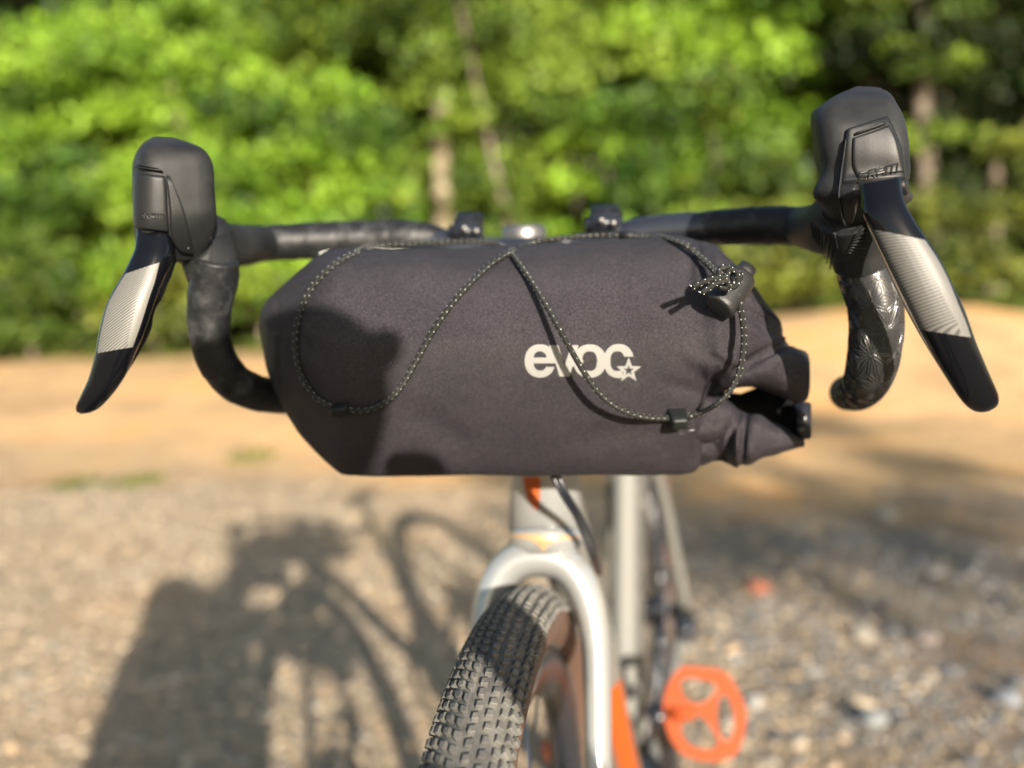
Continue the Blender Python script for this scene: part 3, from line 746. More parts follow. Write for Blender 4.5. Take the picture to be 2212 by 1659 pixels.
def tape_pattern():
    """raised star lines (triangles split to their centres) wound on the right drop"""
    fr_ = frames(drpath, (0, 0, 1) if False else tuple(CR)); ss = [0]
    for i in range(1, len(drpath)): ss.append(ss[-1] + (fr_[i][0] - fr_[i - 1][0]).length)
    Ltot = ss[-1]
    def P(s, c):
        s = min(max(s, 0), Ltot * .999); i = max(0, min(len(ss) - 2, int(np.searchsorted(ss, s)) - 1)); f = (s - ss[i]) / (ss[i + 1] - ss[i]); a, b_ = fr_[i], fr_[i + 1]
        p = a[0].lerp(b_[0], f); u1 = a[2].lerp(b_[2], f).normalized(); u2 = a[3].lerp(b_[3], f).normalized(); r_ = drrad[i] * (1 - f) + drrad[i + 1] * f
        th = c / .0150; return p, u1 * math.cos(th) + u2 * math.sin(th), r_
    a = .0157; h = a * math.sqrt(3) / 2; segs = set()
    def node(i, j): return (j * h, (i + .5 * (j % 2)) * a)
    nr = int(.155 / h)
    for j in range(nr):
        for i in range(6):
            A = node(i, j); Bn = node(i + 1, j); Cn = node(i if j % 2 == 0 else i + 1, j + 1)
            Dn = node(i + 1 if j % 2 == 0 else i + 1, j + 1)
            tri2 = (Bn, Cn, (Cn[0], Cn[1] + a)) 
            for tri in ((A, Bn, Cn), tri2):
                cen = (sum(q[0] for q in tri) / 3, sum(q[1] for q in tri) / 3)
                for k in range(3):
                    p, q = tri[k], tri[(k + 1) % 3]; key = tuple(sorted((tuple(np.round(p, 5)), tuple(np.round(q, 5))))); segs.add(key); segs.add((tuple(np.round(p, 5)), tuple(np.round(cen, 5))))
    V = []; F = []
    for (p, q) in segs:
        if max(p[0], q[0]) > .150 or min(p[0], q[0]) < .004: continue
        rev = (p[0] > .085)
        n = 5; d = np.array(q) - np.array(p); ln = np.linalg.norm(d); pr = np.array([-d[1], d[0]]) / ln * .00065; off = pr * 1.1
        for s_ in (-1, 1):
            b0 = len(V)
            for k in range(n + 1):
                c = np.array(p) + d * (.06 + .88 * k / n) + off * s_
                for w_, hh in ((-.6, -.0002), (0, .0007), (.6, -.0002)):
                    cc = c + pr * w_; P0, nn, r_ = P(cc[0], cc[1]); V.append(P0 + nn * (r_ + hh))
            for k in range(n):
                for w_ in range(2): F.append((b0 + k * 3 + w_, b0 + k * 3 + w_ + 1, b0 + k * 3 + w_ + 4, b0 + k * 3 + w_ + 3))
    o = mk('tape_emboss', V, F, M['ridge'], hb); o['kind'] = 'stuff'; o['label'] = 'embossed star pattern on the right drop tape'
tape_pattern()

# --- brake hoods and levers
K = []
K.append(loft_px([  # left knob
 (335, 296, 372, 297, .524, .53, .008, .012), (310, 309, 408, 308, .518, .528, .016, .024), (297, 328, 432, 320, .513, .528, .020, .030), (292, 352, 446, 340, .511, .53, .022, .034), (291, 385, 454, 368, .512, .532, .023, .038), (291, 440, 458, 425, .514, .534, .023, .040), (293, 490, 461, 470, .516, .536, .022, .040), (303, 540, 452, 520, .52, .538, .016, .034), (340, 572, 430, 560, .527, .54, .008, .02)], 28, 4, 4.2, 3.0))
def px_rings(rows, n=24, sub=5):
    Q = interp(rows, sub); return sweep_rings([U(*q[:3]) for q in Q], [q[3] * q[2] / FPX for q in Q], n)
K.append(px_rings([(405, 450, .55, 48), (432, 500, .56, 52), (478, 528, .585, 50), (520, 530, .61, 45), (560, 527, .645, 40), (575, 526, .655, 38)]))
K.append(px_rings([(440, 490, .56, 52), (450, 550, .552, 58), (460, 590, .548, 56), (463, 610, .547, 52)]))
hoodL = fuse('brake_hood', K, .0014, 4, M['rubber'], bike); hoodL['label'] = 'left rubber brake hood with scuffed top'
K = [loft_px([
 (1852, 186, 1900, 189, .502, .496, .006, .010), (1815, 203, 1917, 200, .496, .491, .014, .022), (1784, 222, 1930, 222, .492, .485, .019, .030), (1760, 243, 1942, 250, .490, .483, .022, .036), (1755, 268, 1951, 285, .489, .481, .024, .038), (1761, 320, 1956, 335, .490, .481, .025, .040), (1768, 370, 1957, 385, .492, .482, .025, .042), (1773, 420, 1955, 425, .495, .468, .024, .042), (1784, 460, 1935, 462, .500, .489, .020, .038), (1810, 495, 1900, 490, .509, .500, .010, .024)], 28, 4, 4.4, 3.0),
 px_rings([(1850, 420, .495, 60), (1825, 460, .507, 66), (1795, 487, .53, 62), (1765, 492, .56, 52), (1735, 489, .595, 44), (1722, 488, .605, 41)]),
 px_rings([(1835, 455, .50, 72), (1850, 515, .515, 68), (1857, 548, .52, 62), (1861, 578, .524, 57)])]
hoodR = fuse('brake_hood', K, .0014, 4, M['rubber'], bike); hoodR['label'] = 'right rubber brake hood with moulded front shell'
TL, TR = [bvh_of(hoodL)], [bvh_of(hoodR)]
# right shell: lipped trapezoid, inner raised panel, letters
sh = patch('front_shell', [(1826, 281, 1916, 254), (1822, 300, 1930, 278), (1818, 340, 1947, 318), (1814, 380, 1953, 360), (1811, 400, 1955, 392)], TR, .0030, M['shell'], hoodR, 20, 6, .07, method=interp)
patch('front_shell', [(1811, 398, 1853, 398), (1811, 430, 1855, 425), (1817, 460, 1853, 452), (1827, 483, 1842, 476)], TR, .0029, M['shell'], hoodR, 10, 5, .18, rimv=.12)
patch('front_shell', [(1936, 390, 1955, 385), (1942, 405, 1956, 402), (1949, 425, 1956, 422)], TR, .0026, M['shell'], hoodR, 6, 4, .2)
patch('shell_panel', [(1837, 300, 1917, 274), (1835, 330, 1934, 304), (1837, 365, 1944, 343), (1850, 399, 1949, 378)], TR, .0042, M['shell'], hoodR, 20, 6, .06)
patch('shell_ridge', [(1836, 293, 1912, 268), (1838, 301, 1916, 277)], TR, .0058, M['rubber'], hoodR, 16, 4, .2, rimv=.5)
patch('shell_ridge', [(1822, 300, 1829, 300), (1817, 350, 1825, 350), (1812, 400, 1820, 400), (1815, 450, 1822, 447), (1826, 478, 1831, 474)], TR, .0045, M['rubber'], hoodR, 6, 6, .5, rimv=.05)
def word(text, corners, trees, off, rad, material, parent, gap=.28):
    """stroke letters in a px quad: corners bottom-left, bottom-right, top-left"""
    G_ = {'S': [[(1, 1), (.05, 1), (0, .62), (.95, .5), (1, .1), (0, 0)]], 'R': [[(0, 0), (0, 1), (1, 1), (1, .55), (.05, .5)], [(.5, .5), (1, 0)]], 'A': [[(0, 0), (.0, .8), (.25, 1), (1, 1), (1, 0)], [(0, .42), (1, .42)]], 'M': [[(0, 0), (0, 1), (1, 1), (1, 0)], [(.5, 1), (.5, 0)]]}
    widths = {'M': 1.5}; tot = sum(widths.get(c, 1) + gap for c in text) - gap; x = 0
    bl, br, tl = [np.array(q, float) for q in corners]; V = []; F = []
    for c in text:
        for st in G_[c]:
            Q = lin([((x + p[0] * widths.get(c, 1)) / tot, p[1]) for p in st], 4); pts = []
            for q in Q:
                uv = bl + (br - bl) * q[0] + (tl - bl) * q[1]; p, nn = hit(trees, uv[0], uv[1], .46); pts.append(p + nn * off)
            v, f, _ = rings_mesh(sweep_rings(pts, rad, 6)); o = len(V); V += v; F += [tuple(i + o for i in q) for q in f]
        x += widths.get(c, 1) + gap
    return mk('lettering', V, F, material, parent, False)
shellT = [bvh_of(o) for o in hoodR.children if o.name.startswith(('front_shell', 'shell_panel'))] + TR
M['letter'] = mat('moulded_letters', (.006, .006, .006), .5)[0]
word('SRAM', ((1855, 393), (1936, 372), (1858, 374)), shellT, .0001, .00055, M['letter'], hoodR)
# left shell
patch('front_shell', [(295, 372, 358, 379), (292, 400, 362, 405), (291, 450, 364, 455), (292, 478, 366, 487), (293, 492, 367, 500)], TL, .0026, M['shell'], hoodL, 18, 5, .1)
patch('shell_ridge', [(293, 358, 352, 368), (292, 364, 356, 374)], TL, .0034, M['shell'], hoodL, 12, 4, .15, rimv=.5)
patch('shell_slot', [(295, 355, 345, 364), (295, 358, 346, 367)], TL, .0014, M['dark'], hoodL, 12, 3, .1, rimv=.4)
patch('side_shell', [(358, 375, 366, 378), (361, 410, 383, 415), (364, 450, 399, 455), (366, 500, 414, 512), (376, 530, 419, 538), (400, 546, 416, 548)], TL, .0022, M['shell'], hoodL, 10, 5, .14)
shellTL = [bvh_of(o) for o in hoodL.children if o.name.startswith('front_shell')] + TL
word('SRAM', ((300, 471), (352, 476), (301, 459)), shellTL, .0001, .0005, M['letter'], hoodL)
patch('screw', [(402, 528, 408, 528), (402, 534, 408, 534)], TL, .0028, M['alloy'], hoodL, 6, 3, .4)
# moulded ribs on the hood sides
def ribs(rows, trees, parent, rad=.0006):
    V = []; F = []
    for seg in rows:
        pts = []
        for q in lin(seg, 6): p, nn = hit(trees, q[0], q[1], .55); pts.append(p + nn * .0001)
        v, f, _ = rings_mesh(sweep_rings(pts, rad, 6)); o = len(V); V += v; F += [tuple(i + o for i in q) for q in f]
    o = mk('grip_ribs', V, F, M['rubber'], parent); o['kind'] = 'stuff'
ribs([[(497 - 7 * k, 505 + 1.5 * k), (478 - 4 * k, 588 - 4 * k)] for k in range(7)], TL, hoodL)
ribs([[(398 + 1.5 * k, 566 + 5.5 * k), (424 - .5 * k, 566 + 5.5 * k)] for k in range(5)], TL, hoodL)
ribs([[(1752 + 8 * k, 480 + 7 * k), (1757 + 6 * k, 515 + 11 * k)] for k in range(7)], TR, hoodR)
ribs([[(1776 + 6 * k, 462 + 8 * k), (1804 + 1.5 * k, 500 + 9 * k)] for k in range(5)], TR, hoodR)
ribs([[(1838 - 2.2 * k + 8, 502 + 5.2 * k + 6), (1872 - .5 * k, 490 + 9.5 * k)] for k in range(8)], TR, hoodR)
# levers
LR = [(1857, 398, 1944, 382, .438, .434, .006, .016), (1860, 430, 1947, 410, .435, .431, .007, .014), (1864, 462, 1955, 440, .432, .428, .0075, .012), (1884, 502, 1979, 484, .430, .426, .008, .009), (1920, 576, 2020, 545, .428, .424, .008, .008), (1955, 648, 2051, 604, .427, .423, .008, .008), (1990, 718, 2081, 666, .428, .424, .008, .008), (2023, 780, 2107, 738, .430, .426, .0075, .008), (2053, 830, 2129, 790, .432, .428, .007, .007), (2080, 869, 2146, 828, .434, .430, .0065, .0065), (2100, 886, 2156, 850, .436, .432, .0055, .0055), (2118, 891, 2158, 868, .437, .434, .0045, .0045), (2136, 889, 2153, 879, .438, .436, .002, .002)]
V, F, lu = rings_mesh(loft_px(LR, 28, 6, 2.3)); levR = mk('brake_lever', V, F, M['gloss'], bike, True, lu); levR['label'] = 'right brake lever with striped silver panel'
LL = [(299, 494, 365, 500, .512, .508, .006, .016), (298, 520, 364, 530, .510, .506, .007, .015), (294, 545, 361, 560, .508, .504, .0075, .014), (270, 594, 348, 600, .506, .502, .008, .010), (248, 630, 334, 638, .504, .500, .008, .009), (231, 668, 322, 676, .503, .499, .008, .008), (219, 715, 305, 724, .503, .499, .008, .008), (210, 768, 288, 763, .504, .500, .008, .008), (197, 815, 270, 806, .506, .502, .0075, .007), (181, 850, 249, 840, .508, .504, .007, .006), (169, 876, 226, 868, .510, .507, .006, .005), (169, 889, 208, 884, .512, .509, .004, .004), (178, 894, 192, 892, .513, .512, .002, .002)]
V, F, lu = rings_mesh(loft_px(LL, 28, 6, 2.3)); levL = mk('brake_lever', V, F, M['gloss'], bike, True, lu); levL['label'] = 'left brake lever with worn silver panel'
V, F, lu = rings_mesh(loft_px([(330, 545, 388, 548, .525, .53, .006, .010), (332, 590, 372, 590, .52, .525, .006, .008), (315, 640, 352, 640, .516, .52, .006, .006), (305, 672, 330, 674, .515, .52, .006, .006), (296, 698, 329, 702, .516, .52, .006, .006), (288, 722, 320, 728, .517, .52, .006, .006), (275, 765, 300, 765, .517, .52, .005, .005), (258, 800, 276, 802, .517, .52, .003, .003)], 18, 5))
pd = mk('shift_paddle', V, F, M['shell'], levL)
V, F, lu = rings_mesh(loft_px([(1862, 452, 1890, 450, .499, .494, .003, .006), (1874, 490, 1904, 490, .486, .482, .003, .006), (1905, 560, 1935, 560, .484, .481, .003, .005), (1953, 662, 1982, 657, .484, .481, .003, .005), (2014, 770, 2040, 762, .486, .483, .003, .004), (2075, 858, 2092, 850, .488, .485, .002, .003)], 14, 5))
mk('lever_rim', V, F, M['edge'], levR)
TLv, TRv = [bvh_of(levL)], [bvh_of(levR)]
patch('lever_panel', [(1888, 495, 1997, 519), (1912, 548, 2024, 560), (1938, 605, 2046, 602), (1963, 658, 2068, 655), (1986, 703, 2086, 698), (1992, 712, 2096, 729)], TRv, .0004, M['panelR'], levR, 22, 5, 0, 0)
patch('lever_panel', [(272, 592, 344, 567), (250, 628, 333, 610), (234, 660, 321, 645), (223, 700, 307, 690), (214, 745, 293, 730), (212, 763, 286, 749)], TLv, .0004, M['panelL'], levL, 22, 5, 0, 0)

# ================================================================ HANDLEBAR BAG
bag = thing('handlebar_bag', 'dark grey roll top bag with crossed bungee cord and pale wordmark strapped to the handlebar', 'bag', tuple(U(1100, 1027, .58)))
def wrinkle(rings, amp, sc, seed, aniso=(1, 1, 1), keep=0):
    out = []
    for k, r_ in enumerate(rings):
        c = sum((Vector(p) for p in r_), Vector()) / len(r_); q = []
        for p in r_:
            d = (p - c); L_ = d.length
            if L_ < 1e-6: q.append(p); continue
            x = Vector((p.x * aniso[0], p.y * aniso[1], p.z * aniso[2])) * sc + Vector((seed, 0, seed))
            n_ = noise.noise(x) + .5 * noise.noise(x * 2.1) - .6 * max(0, .35 - abs(noise.noise(x * .8 + Vector((9, 9, 9))))) 
            q.append(p + d / L_ * amp * n_)
        out.append(q)
    return out
def rows_tb(tb, d, f, bk, hmax, pw=.55):
    """(u, v_top, v_bottom[, lean]) -> section rows with the thickness following the height"""
    out = []
    for q in tb:
        k = min(1, (abs(q[2] - q[1]) / hmax)) ** pw; l = q[3] if len(q) > 3 else 0
        out.append((q[0] + l, q[1], q[0] - l, q[2], d, d, f * k, bk * k))
    return out
body_tb = [(561, 692, 712), (566, 662, 752), (575, 648, 800), (592, 632, 848), (615, 613, 893), (645, 586, 940), (672, 563, 968), (695, 548, 990), (718, 541, 1010), (738, 540, 1026), (790, 540, 1028), (900, 539, 1028), (1000, 538, 1028), (1100, 533, 1028), (1200, 528, 1028), (1300, 523, 1028), (1400, 516, 1029), (1470, 512, 1029), (1494, 517, 1025), (1508, 524, 1016), (1518, 540, 990), (1524, 570, 950), (1527, 620, 900)]
DB = .578
rb = [sec(q[0:2], q[2:4], q[4], q[5], q[6], q[7], 96, 2.1, 2.3, .55) for q in lin(rows_tb(body_tb, DB, .064, .050, 480), 7)]
rb = wrinkle(rb, .0018, 16, 3, (1, 1, .55))
# rolled end: the upper arm folds out to the right and turns down
ua = [(1440, 640, 800), (1465, 580, 850), (1490, 535, 868), (1512, 522, 866), (1550, 534, 850), (1580, 562, 838), (1605, 590, 832), (1630, 622, 836), (1655, 655, 845), (1680, 690, 855), (1695, 722, 862), (1708, 747, 867), (1725, 754, 871), (1740, 758, 868), (1747, 764, 858), (1750, 780, 838)]
ru = [sec(q[0:2], q[2:4], q[4], q[5], q[6], q[7], 72, 2.2, 2.2) for q in lin([(a, b, c, e_, .578 - .020 * min(1, max(0, (a - 1500) / 110)), .578 - .020 * min(1, max(0, (a - 1500) / 110)), f + .014 * (1 - min(1, max(0, (a - 1560) / 120))), g_) for a, b, c, e_, d1, d2, f, g_ in rows_tb(ua, .556, .046, .03, 300, .5)], 6)]
def crease(rings, lines, depth):
    """soft valleys pressed in along px polylines: (u0,v0,u1,v1,width_px,sign)"""
    out = []
    for r_ in rings:
        c = sum(r_, Vector()) / len(r_); q = []
        for p in r_:
            D = p - CAM; d_ = D.dot(CF); u = 1106 + FPX * D.dot(CR) / d_; v = 829.5 - FPX * D.dot(CU) / d_; off = 0
            front = (p - c).dot(CAM - c) > 0
            if front:
                for (u0, v0, u1, v1, w_, sg) in lines:
                    ax_, ay = u1 - u0, v1 - v0; t_ = max(0, min(1, ((u - u0) * ax_ + (v - v0) * ay) / (ax_ * ax_ + ay * ay))); dd = math.hypot(u - u0 - ax_ * t_, v - v0 - ay * t_)
                    off += sg * depth * math.exp(-(dd / w_) ** 2) * (.35 + .65 * math.sin(math.pi * min(1, max(0, .15 + .7 * t_))))
            q.append(p + (c - p).normalized() * off if front else p)
        out.append(q)
    return out
ru = crease(ru, [(1600, 800, 1700, 735, 11, 1.2), (1545, 790, 1600, 800, 14, -1), (1560, 830, 1690, 800, 16, -.5), (1600, 650, 1680, 745, 12, .6), (1560, 640, 1650, 720, 18, -.6), (1500, 560, 1600, 640, 14, .5), (1520, 850, 1600, 790, 8, .9)], .0045)
ru = wrinkle(ru, .0012, 38, 7, (1.6, 1.6, 1))
body = fuse('bag_body', [rb, ru], .0019, 7, M['fabric'], bag)
def px_of(p):
    D = p - CAM; d_ = D.dot(CF); return 1106 + FPX * D.dot(CR) / d_, 829.5 - FPX * D.dot(CU) / d_
def press(o, lines):
    """fold lines pressed into (or lifted from) the cloth: (u0, v0, u1, v1, width, metres)"""
    for v in o.data.vertices:
        if v.normal.dot(CAM - v.co) <= 0: continue
        u, w_ = px_of(v.co); off = 0
        for (u0, v0, u1, v1, wd_, dep) in lines:
            ax_, ay = u1 - u0, v1 - v0; t_ = max(0, min(1, ((u - u0) * ax_ + (w_ - v0) * ay) / (ax_ * ax_ + ay * ay))); dd = math.hypot(u - u0 - ax_ * t_, w_ - v0 - ay * t_)
            if dd < 3 * wd_: off += dep * math.exp(-(dd / wd_) ** 2) * (.3 + .7 * math.sin(math.pi * (.1 + .8 * t_)))
        if off: v.co += v.normal * off
press(body, [(1548, 800, 1512, 900, 9, -.0035), (1535, 810, 1500, 930, 14, .0022), (1512, 900, 1500, 1000, 8, -.002), (1590, 800, 1700, 738, 9, -.0035), (1570, 830, 1700, 770, 16, .002), (1560, 640, 1700, 735, 12, -.003), (1600, 640, 1690, 705, 9, .002),
  (1508, 524, 1516, 600, 4, -.0014), (1500, 526, 1507, 600, 4, .0008), (1530, 560, 1590, 640, 12, -.002), (1480, 760, 1540, 800, 18, .002), (1440, 830, 1520, 850, 16, -.0014), (1552, 760, 1600, 790, 10, .0028), (1400, 640, 1500, 700, 26, -.0012),
  (598, 630, 606, 860, 5, -.0008), (606, 700, 680, 760, 22, -.0016), (620, 860, 740, 990, 16, -.0012), (690, 940, 760, 1020, 12, .0012), (900, 890, 1000, 960, 30, -.0012), (1250, 950, 1420, 930, 26, -.001)])
la = [(1478, 880, 1006), (1496, 866, 1012), (1515, 862, 1008), (1540, 872, 998), (1560, 876, 995), (1590, 880, 1006), (1615, 890, 1000), (1650, 903, 989), (1690, 920, 977), (1720, 938, 968), (1738, 949, 963)]
rl = [sec(q[0:2], q[2:4], q[4], q[5], q[6], q[7], 64, 2.1, 2.1) for q in lin([(a, b, c, e_, d1 + .014 * max(0, 1 - max(0, a - 1520) / 90), d2 + .014 * max(0, 1 - max(0, a - 1520) / 90), f, g_) for a, b, c, e_, d1, d2, f, g_ in rows_tb(la, .577, .030, .025, 170, .5)], 7)]
rl = crease(rl, [(1600, 880, 1565, 1000, 8, 1.3), (1580, 875, 1600, 1010, 9, -1.1), (1612, 890, 1600, 1005, 7, 1.2), (1530, 870, 1560, 990, 12, .8), (1640, 900, 1620, 1000, 14, -.7), (1500, 900, 1550, 985, 9, 1)], .0040)
rl = wrinkle(rl, .0016, 40, 17, (1.4, 1.4, 1))
V, F, lu = rings_mesh(rl); lower = mk('roll_closure', V, F, M['fabric'], bag, True, lu); lower['label'] = 'lower folded arm of the roll closure'
# inner curl between the arms, its shadow put into the near-black colour
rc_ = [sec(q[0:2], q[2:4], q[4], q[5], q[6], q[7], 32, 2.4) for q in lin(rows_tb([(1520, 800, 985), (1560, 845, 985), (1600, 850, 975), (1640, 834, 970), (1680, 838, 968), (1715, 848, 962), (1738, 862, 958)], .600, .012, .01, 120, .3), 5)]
V, F, lu = rings_mesh(rc_); mk('shaded_curl', V, F, M['dark'], bag, True, lu)
rc_ = [sec(q[0:2], q[2:4], q[4], q[5], q[6], q[7], 40, 2.2) for q in lin(rows_tb([(1505, 850, 960), (1530, 846, 960), (1560, 856, 950), (1580, 872, 930), (1592, 890, 915), (1600, 900, 908)], .574, .022, .02, 110, .6), 5)]
rc_ = wrinkle(rc_, .002, 45, 27); V, F, lu = rings_mesh(rc_); mk('tucked_fold', V, F, M['fabric'], bag, True, lu)
# buckle joining the rolled ends
bk = box('buckle', U(1733, 908, .574), (.0085, .012, .024), M['bar'], bag, CROT, .12)
box('buckle_prong', U(1731, 896, .5665), (.0052, .002, .0030), M['lock'], bk, CROT, .2)
box('buckle_prong', U(1731, 928, .5665), (.0052, .002, .0052), M['lock'], bk, CROT, .2)
BT = [bvh_of(body), bvh_of(lower)]
# reflective seam piping along the top
tube_px('seam_piping', [(690, 548, .60, 1.3), (720, 541, .60, 1.8), (800, 540, .598, 2.0), (900, 541.5, .598, 2.0), (985, 539, .598, 1.6)], M['fleck'], bag, 8)
# wordmark printed on the front: solid letters and a five pointed star
def inside(x, y):
    def ell(cx, cy, rx, ry, e=2.15): return abs((x - cx) / rx) ** e + abs((y - cy) / ry) ** e <= 1
    def poly(P):
        c = False; j = len(P) - 1
        for i in range(len(P)):
            if (P[i][1] > y) != (P[j][1] > y) and x < (P[j][0] - P[i][0]) * (y - P[i][1]) / (P[j][1] - P[i][1]) + P[i][0]: c = not c
            j = i
        return c
    def star(cx, cy, R0, r0): 
        return poly([(cx + (R0 if k % 2 == 0 else r0) * math.sin(math.pi * k / 5), cy - (R0 if k % 2 == 0 else r0) * math.cos(math.pi * k / 5)) for k in range(10)])
    st = star(1853, 622, 218, 92)
    if st: return not star(1853, 622, 92, 36)
    if star(1853, 622, 262, 112) and y < 560 and x > 1600: pass
    # e
    ee = ell(380, 463, 254, 276)
    if ee:
        if 272 < x < 486 and y < 406: ee = not ell(380, 420, 108, 116)
        if y > 505 and x > 270:
            if ell(384, 490, 112, 136): ee = False
            elif x > 490 and y < 564: ee = False
    v_ = poly([(530, 203), (685, 203), (787, 552), (895, 203), (1020, 203), (868, 722), (705, 722), (636, 500), (560, 300)]) or (480 < x < 660 and 405 < y < 505)
    # o
    oo = ell(1206, 465, 272, 276) and not ell(1203, 467, 123, 163, 2.5)
    if not oo and 895 <= x <= 1100 and 203 <= y and poly([(895, 203), (970, 203), (1100, 470), (1040, 600), (935, 545), (900, 600)]): v_ = True
    cc = ell(1688, 465, 250, 282)
    if cc:
        if ell(1665, 467, 116, 163, 2.5) : cc = False
        elif x > 1665 and y > 395 and y < 625: cc = False
        elif x > 1750 and y >= 625: cc = False
    return ee or v_ or oo or cc
def logo():
    X0, X1, Y0, Y1 = 120, 2070, 180, 800; nxx, nyy = 46, 16; gx = [[None] * (nxx + 1) for _ in range(nyy + 1)]
    for i in range(nyy + 1):
        for j in range(nxx + 1):
            x = X0 + (X1 - X0) * j / nxx; y = Y0 + (Y1 - Y0) * i / nyy; p, nn = hit([BT[0]], 1117.1 + x * .13, 718.9 + y * .13); gx[i][j] = p + nn * .00035
    W_, H_ = 420, 134; V = []; F = []; UVs = []; idx = {}
    def vert(i, j):
        if (i, j) in idx: return idx[(i, j)]
        a = i / H_ * nyy; b_ = j / W_ * nxx; i0 = min(int(a), nyy - 1); j0 = min(int(b_), nxx - 1); fa, fb = a - i0, b_ - j0
        p = (gx[i0][j0] * (1 - fa) + gx[i0 + 1][j0] * fa) * (1 - fb) + (gx[i0][j0 + 1] * (1 - fa) + gx[i0 + 1][j0 + 1] * fa) * fb
        idx[(i, j)] = len(V); V.append(p); UVs.append((j / W_ * .07, i / H_ * .022)); return idx[(i, j)]
    for i in range(H_):
        j = 0
        while j < W_:
            y = Y0 + (Y1 - Y0) * (i + .5) / H_
            if inside(X0 + (X1 - X0) * (j + .5) / W_, y):
                k = j
                while k < W_ and k - j < 6 and inside(X0 + (X1 - X0) * (k + .5) / W_, y): k += 1
                F.append((vert(i, j), vert(i, k), vert(i + 1, k), vert(i + 1, j))); j = k
            else: j += 1
    mk('wordmark', V, F, M['print'], bag, True, UVs)
logo()
# --- bungee cord
def cord_path(pts, sub=7):
    """rows: (u, v, standoff metres) on the bag, or (u, v, None, depth) free in the air"""
    out = []
    for q in pts:
        if q[2] is None: out.append(U(q[0], q[1], q[3]))
        else:
            p, nn = hit(BT, q[0], q[1]); d = (p - CAM).length; dirn = (p - CAM) / d; out.append(p - dirn * q[2])
    return [Vector(p) for p in interp([tuple(p) for p in out], sub)]
RCd = .0017
def cord(pts, name='bungee_cord', parent=bag, flecks=True, r=RCd, spacing=.0046, sub=7, raw=False):
    P = pts if raw else cord_path(pts, sub)
    o = tube(name, P, r, M['cord'], parent, 12)
    if flecks:
        V = []; F = []; fr_ = frames(P, (0, -1, 0)); s = 0; nxt = 0; k = 0
        for i in range(1, len(P)):
            seg = (P[i] - P[i - 1]).length
            while nxt <= s + seg:
                f = (nxt - s) / seg; p = P[i - 1].lerp(P[i], f); tt, a, b2 = fr_[i][1:]
                for th in (.75, -.75, 2.3, -2.3):
                    th2 = th + .1 * math.sin(k); n_ = a * math.cos(th2) + b2 * math.sin(th2); tg = tt; sd = n_.cross(tt); b0 = len(V); off = .5 * spacing * (1 if th > 0 else 0) * .6
                    c = p + n_ * (r * 1.02) + tg * off; l, w_ = .00042, .00032
                    V += [c + tg * l - n_ * .0002, c + sd * w_ - n_ * .0002, c - tg * l - n_ * .0002, c - sd * w_ - n_ * .0002, c + n_ * .00022]
                    F += [(b0, b0 + 1, b0 + 4), (b0 + 1, b0 + 2, b0 + 4), (b0 + 2, b0 + 3, b0 + 4), (b0 + 3, b0, b0 + 4)]
                nxt += spacing; k += 1
            s += seg
        e = mk('reflective_flecks', V, F, M['fleck'], o, True); e['kind'] = 'stuff'
    return o
g = .0022
A1 = [(1150, 527, None, .600), (1085, 529, None, .590)]
cordA = [(770, 545, g), (735, 562, g), (700, 590, g), (668, 630, g), (648, 675, g), (638, 725, g + .0005), (640, 775, g + .001), (655, 820, g + .001), (688, 862, g), (735, 882, g), (790, 886, g), (835, 868, g + .001), (868, 835, g + .002), (900, 780, g + .003), (932, 722, g + .003), (970, 665, g + .003), (1010, 618, g + .002), (1055, 575, g + .002), (1100, 546, g + .001), (1140, 528, None, .583), (1190, 517, None, .590), (1290, 509, None, .598), (1400, 511, None, .588), (1440, 516, None, .552), (1476, 528, .009), (1503, 548, .006), (1526, 568, .008), (1548, 592, .014)]
cord(cordA)
cordB = [(770, 545, g), (800, 534, None, .594), (860, 528, None, .606), (960, 523, None, .612), (1040, 523, None, .608), (1080, 530, None, .594), (1108, 552, g + .001), (1145, 603, g + .004), (1180, 660, .011), (1220, 732, .016), (1262, 805, .019), (1300, 855, .019), (1340, 884, .017), (1385, 900, .014), (1440, 904, .006), (1470, 902, .005), (1510, 893, .008), (1550, 872, None, .517), (1580, 840, None, .509), (1600, 790, None, .503), (1607, 735, None, .500), (1602, 680, None, .500), (1592, 640, None, .501), (1580, 618, None, .502)]
cord(cordB)
# webbing loops that hold the cord
def loop_tab(u, v, wpx, hpx, tilt, off):
    o = patch('cord_loop', [(u - wpx / 2, v - hpx / 2 + tilt, u + wpx / 2, v - hpx / 2 - tilt), (u - wpx / 2, v - hpx * .15 + tilt, u + wpx / 2, v - hpx * .15 - tilt), (u - wpx / 2, v + hpx / 2 + tilt, u + wpx / 2, v + hpx / 2 - tilt)], [BT[0]], off, M['tab'], bag, 8, 5, .06, base=.0002, rimv=.35); return o
loop_tab(737, 881, 36, 24, 1, .0062)
loop_tab(1462, 898, 40, 33, 1, .0115)
tube('cord_sleeve', [U(1338, 508, .596), U(1376, 510, .594)], .0028, M['tab'], bag, 14)
# --- cord lock, knot and tails
kp = U(1572, 600, .489)
la_, lb_ = U(1606, 592, .512), U(1552, 664, .501); axd = (lb_ - la_).normalized()
path = [la_ + (lb_ - la_) * t_ for t_ in (0, .03, .10, .3, .6, .85, .95, .99, 1)]
rr_ = [.0056, .0084, .0090, .0093, .0096, .0098, .0097, .0090, .0070]
V, F, lu = rings_mesh(sweep_rings(path, rr_, 32, up=tuple(CF), flat=.72)); lock = mk('cord_lock', V, F, M['lock'], bag, True, lu)
pth = [la_ - axd * .0065, la_ - axd * .006, la_ + axd * .004]; V, F, lu = rings_mesh(sweep_rings(pth, [.0046, .0056, .0056], 20, up=tuple(CF), flat=.7)); mk('plunger', V, F, M['lock'], lock, True, lu)
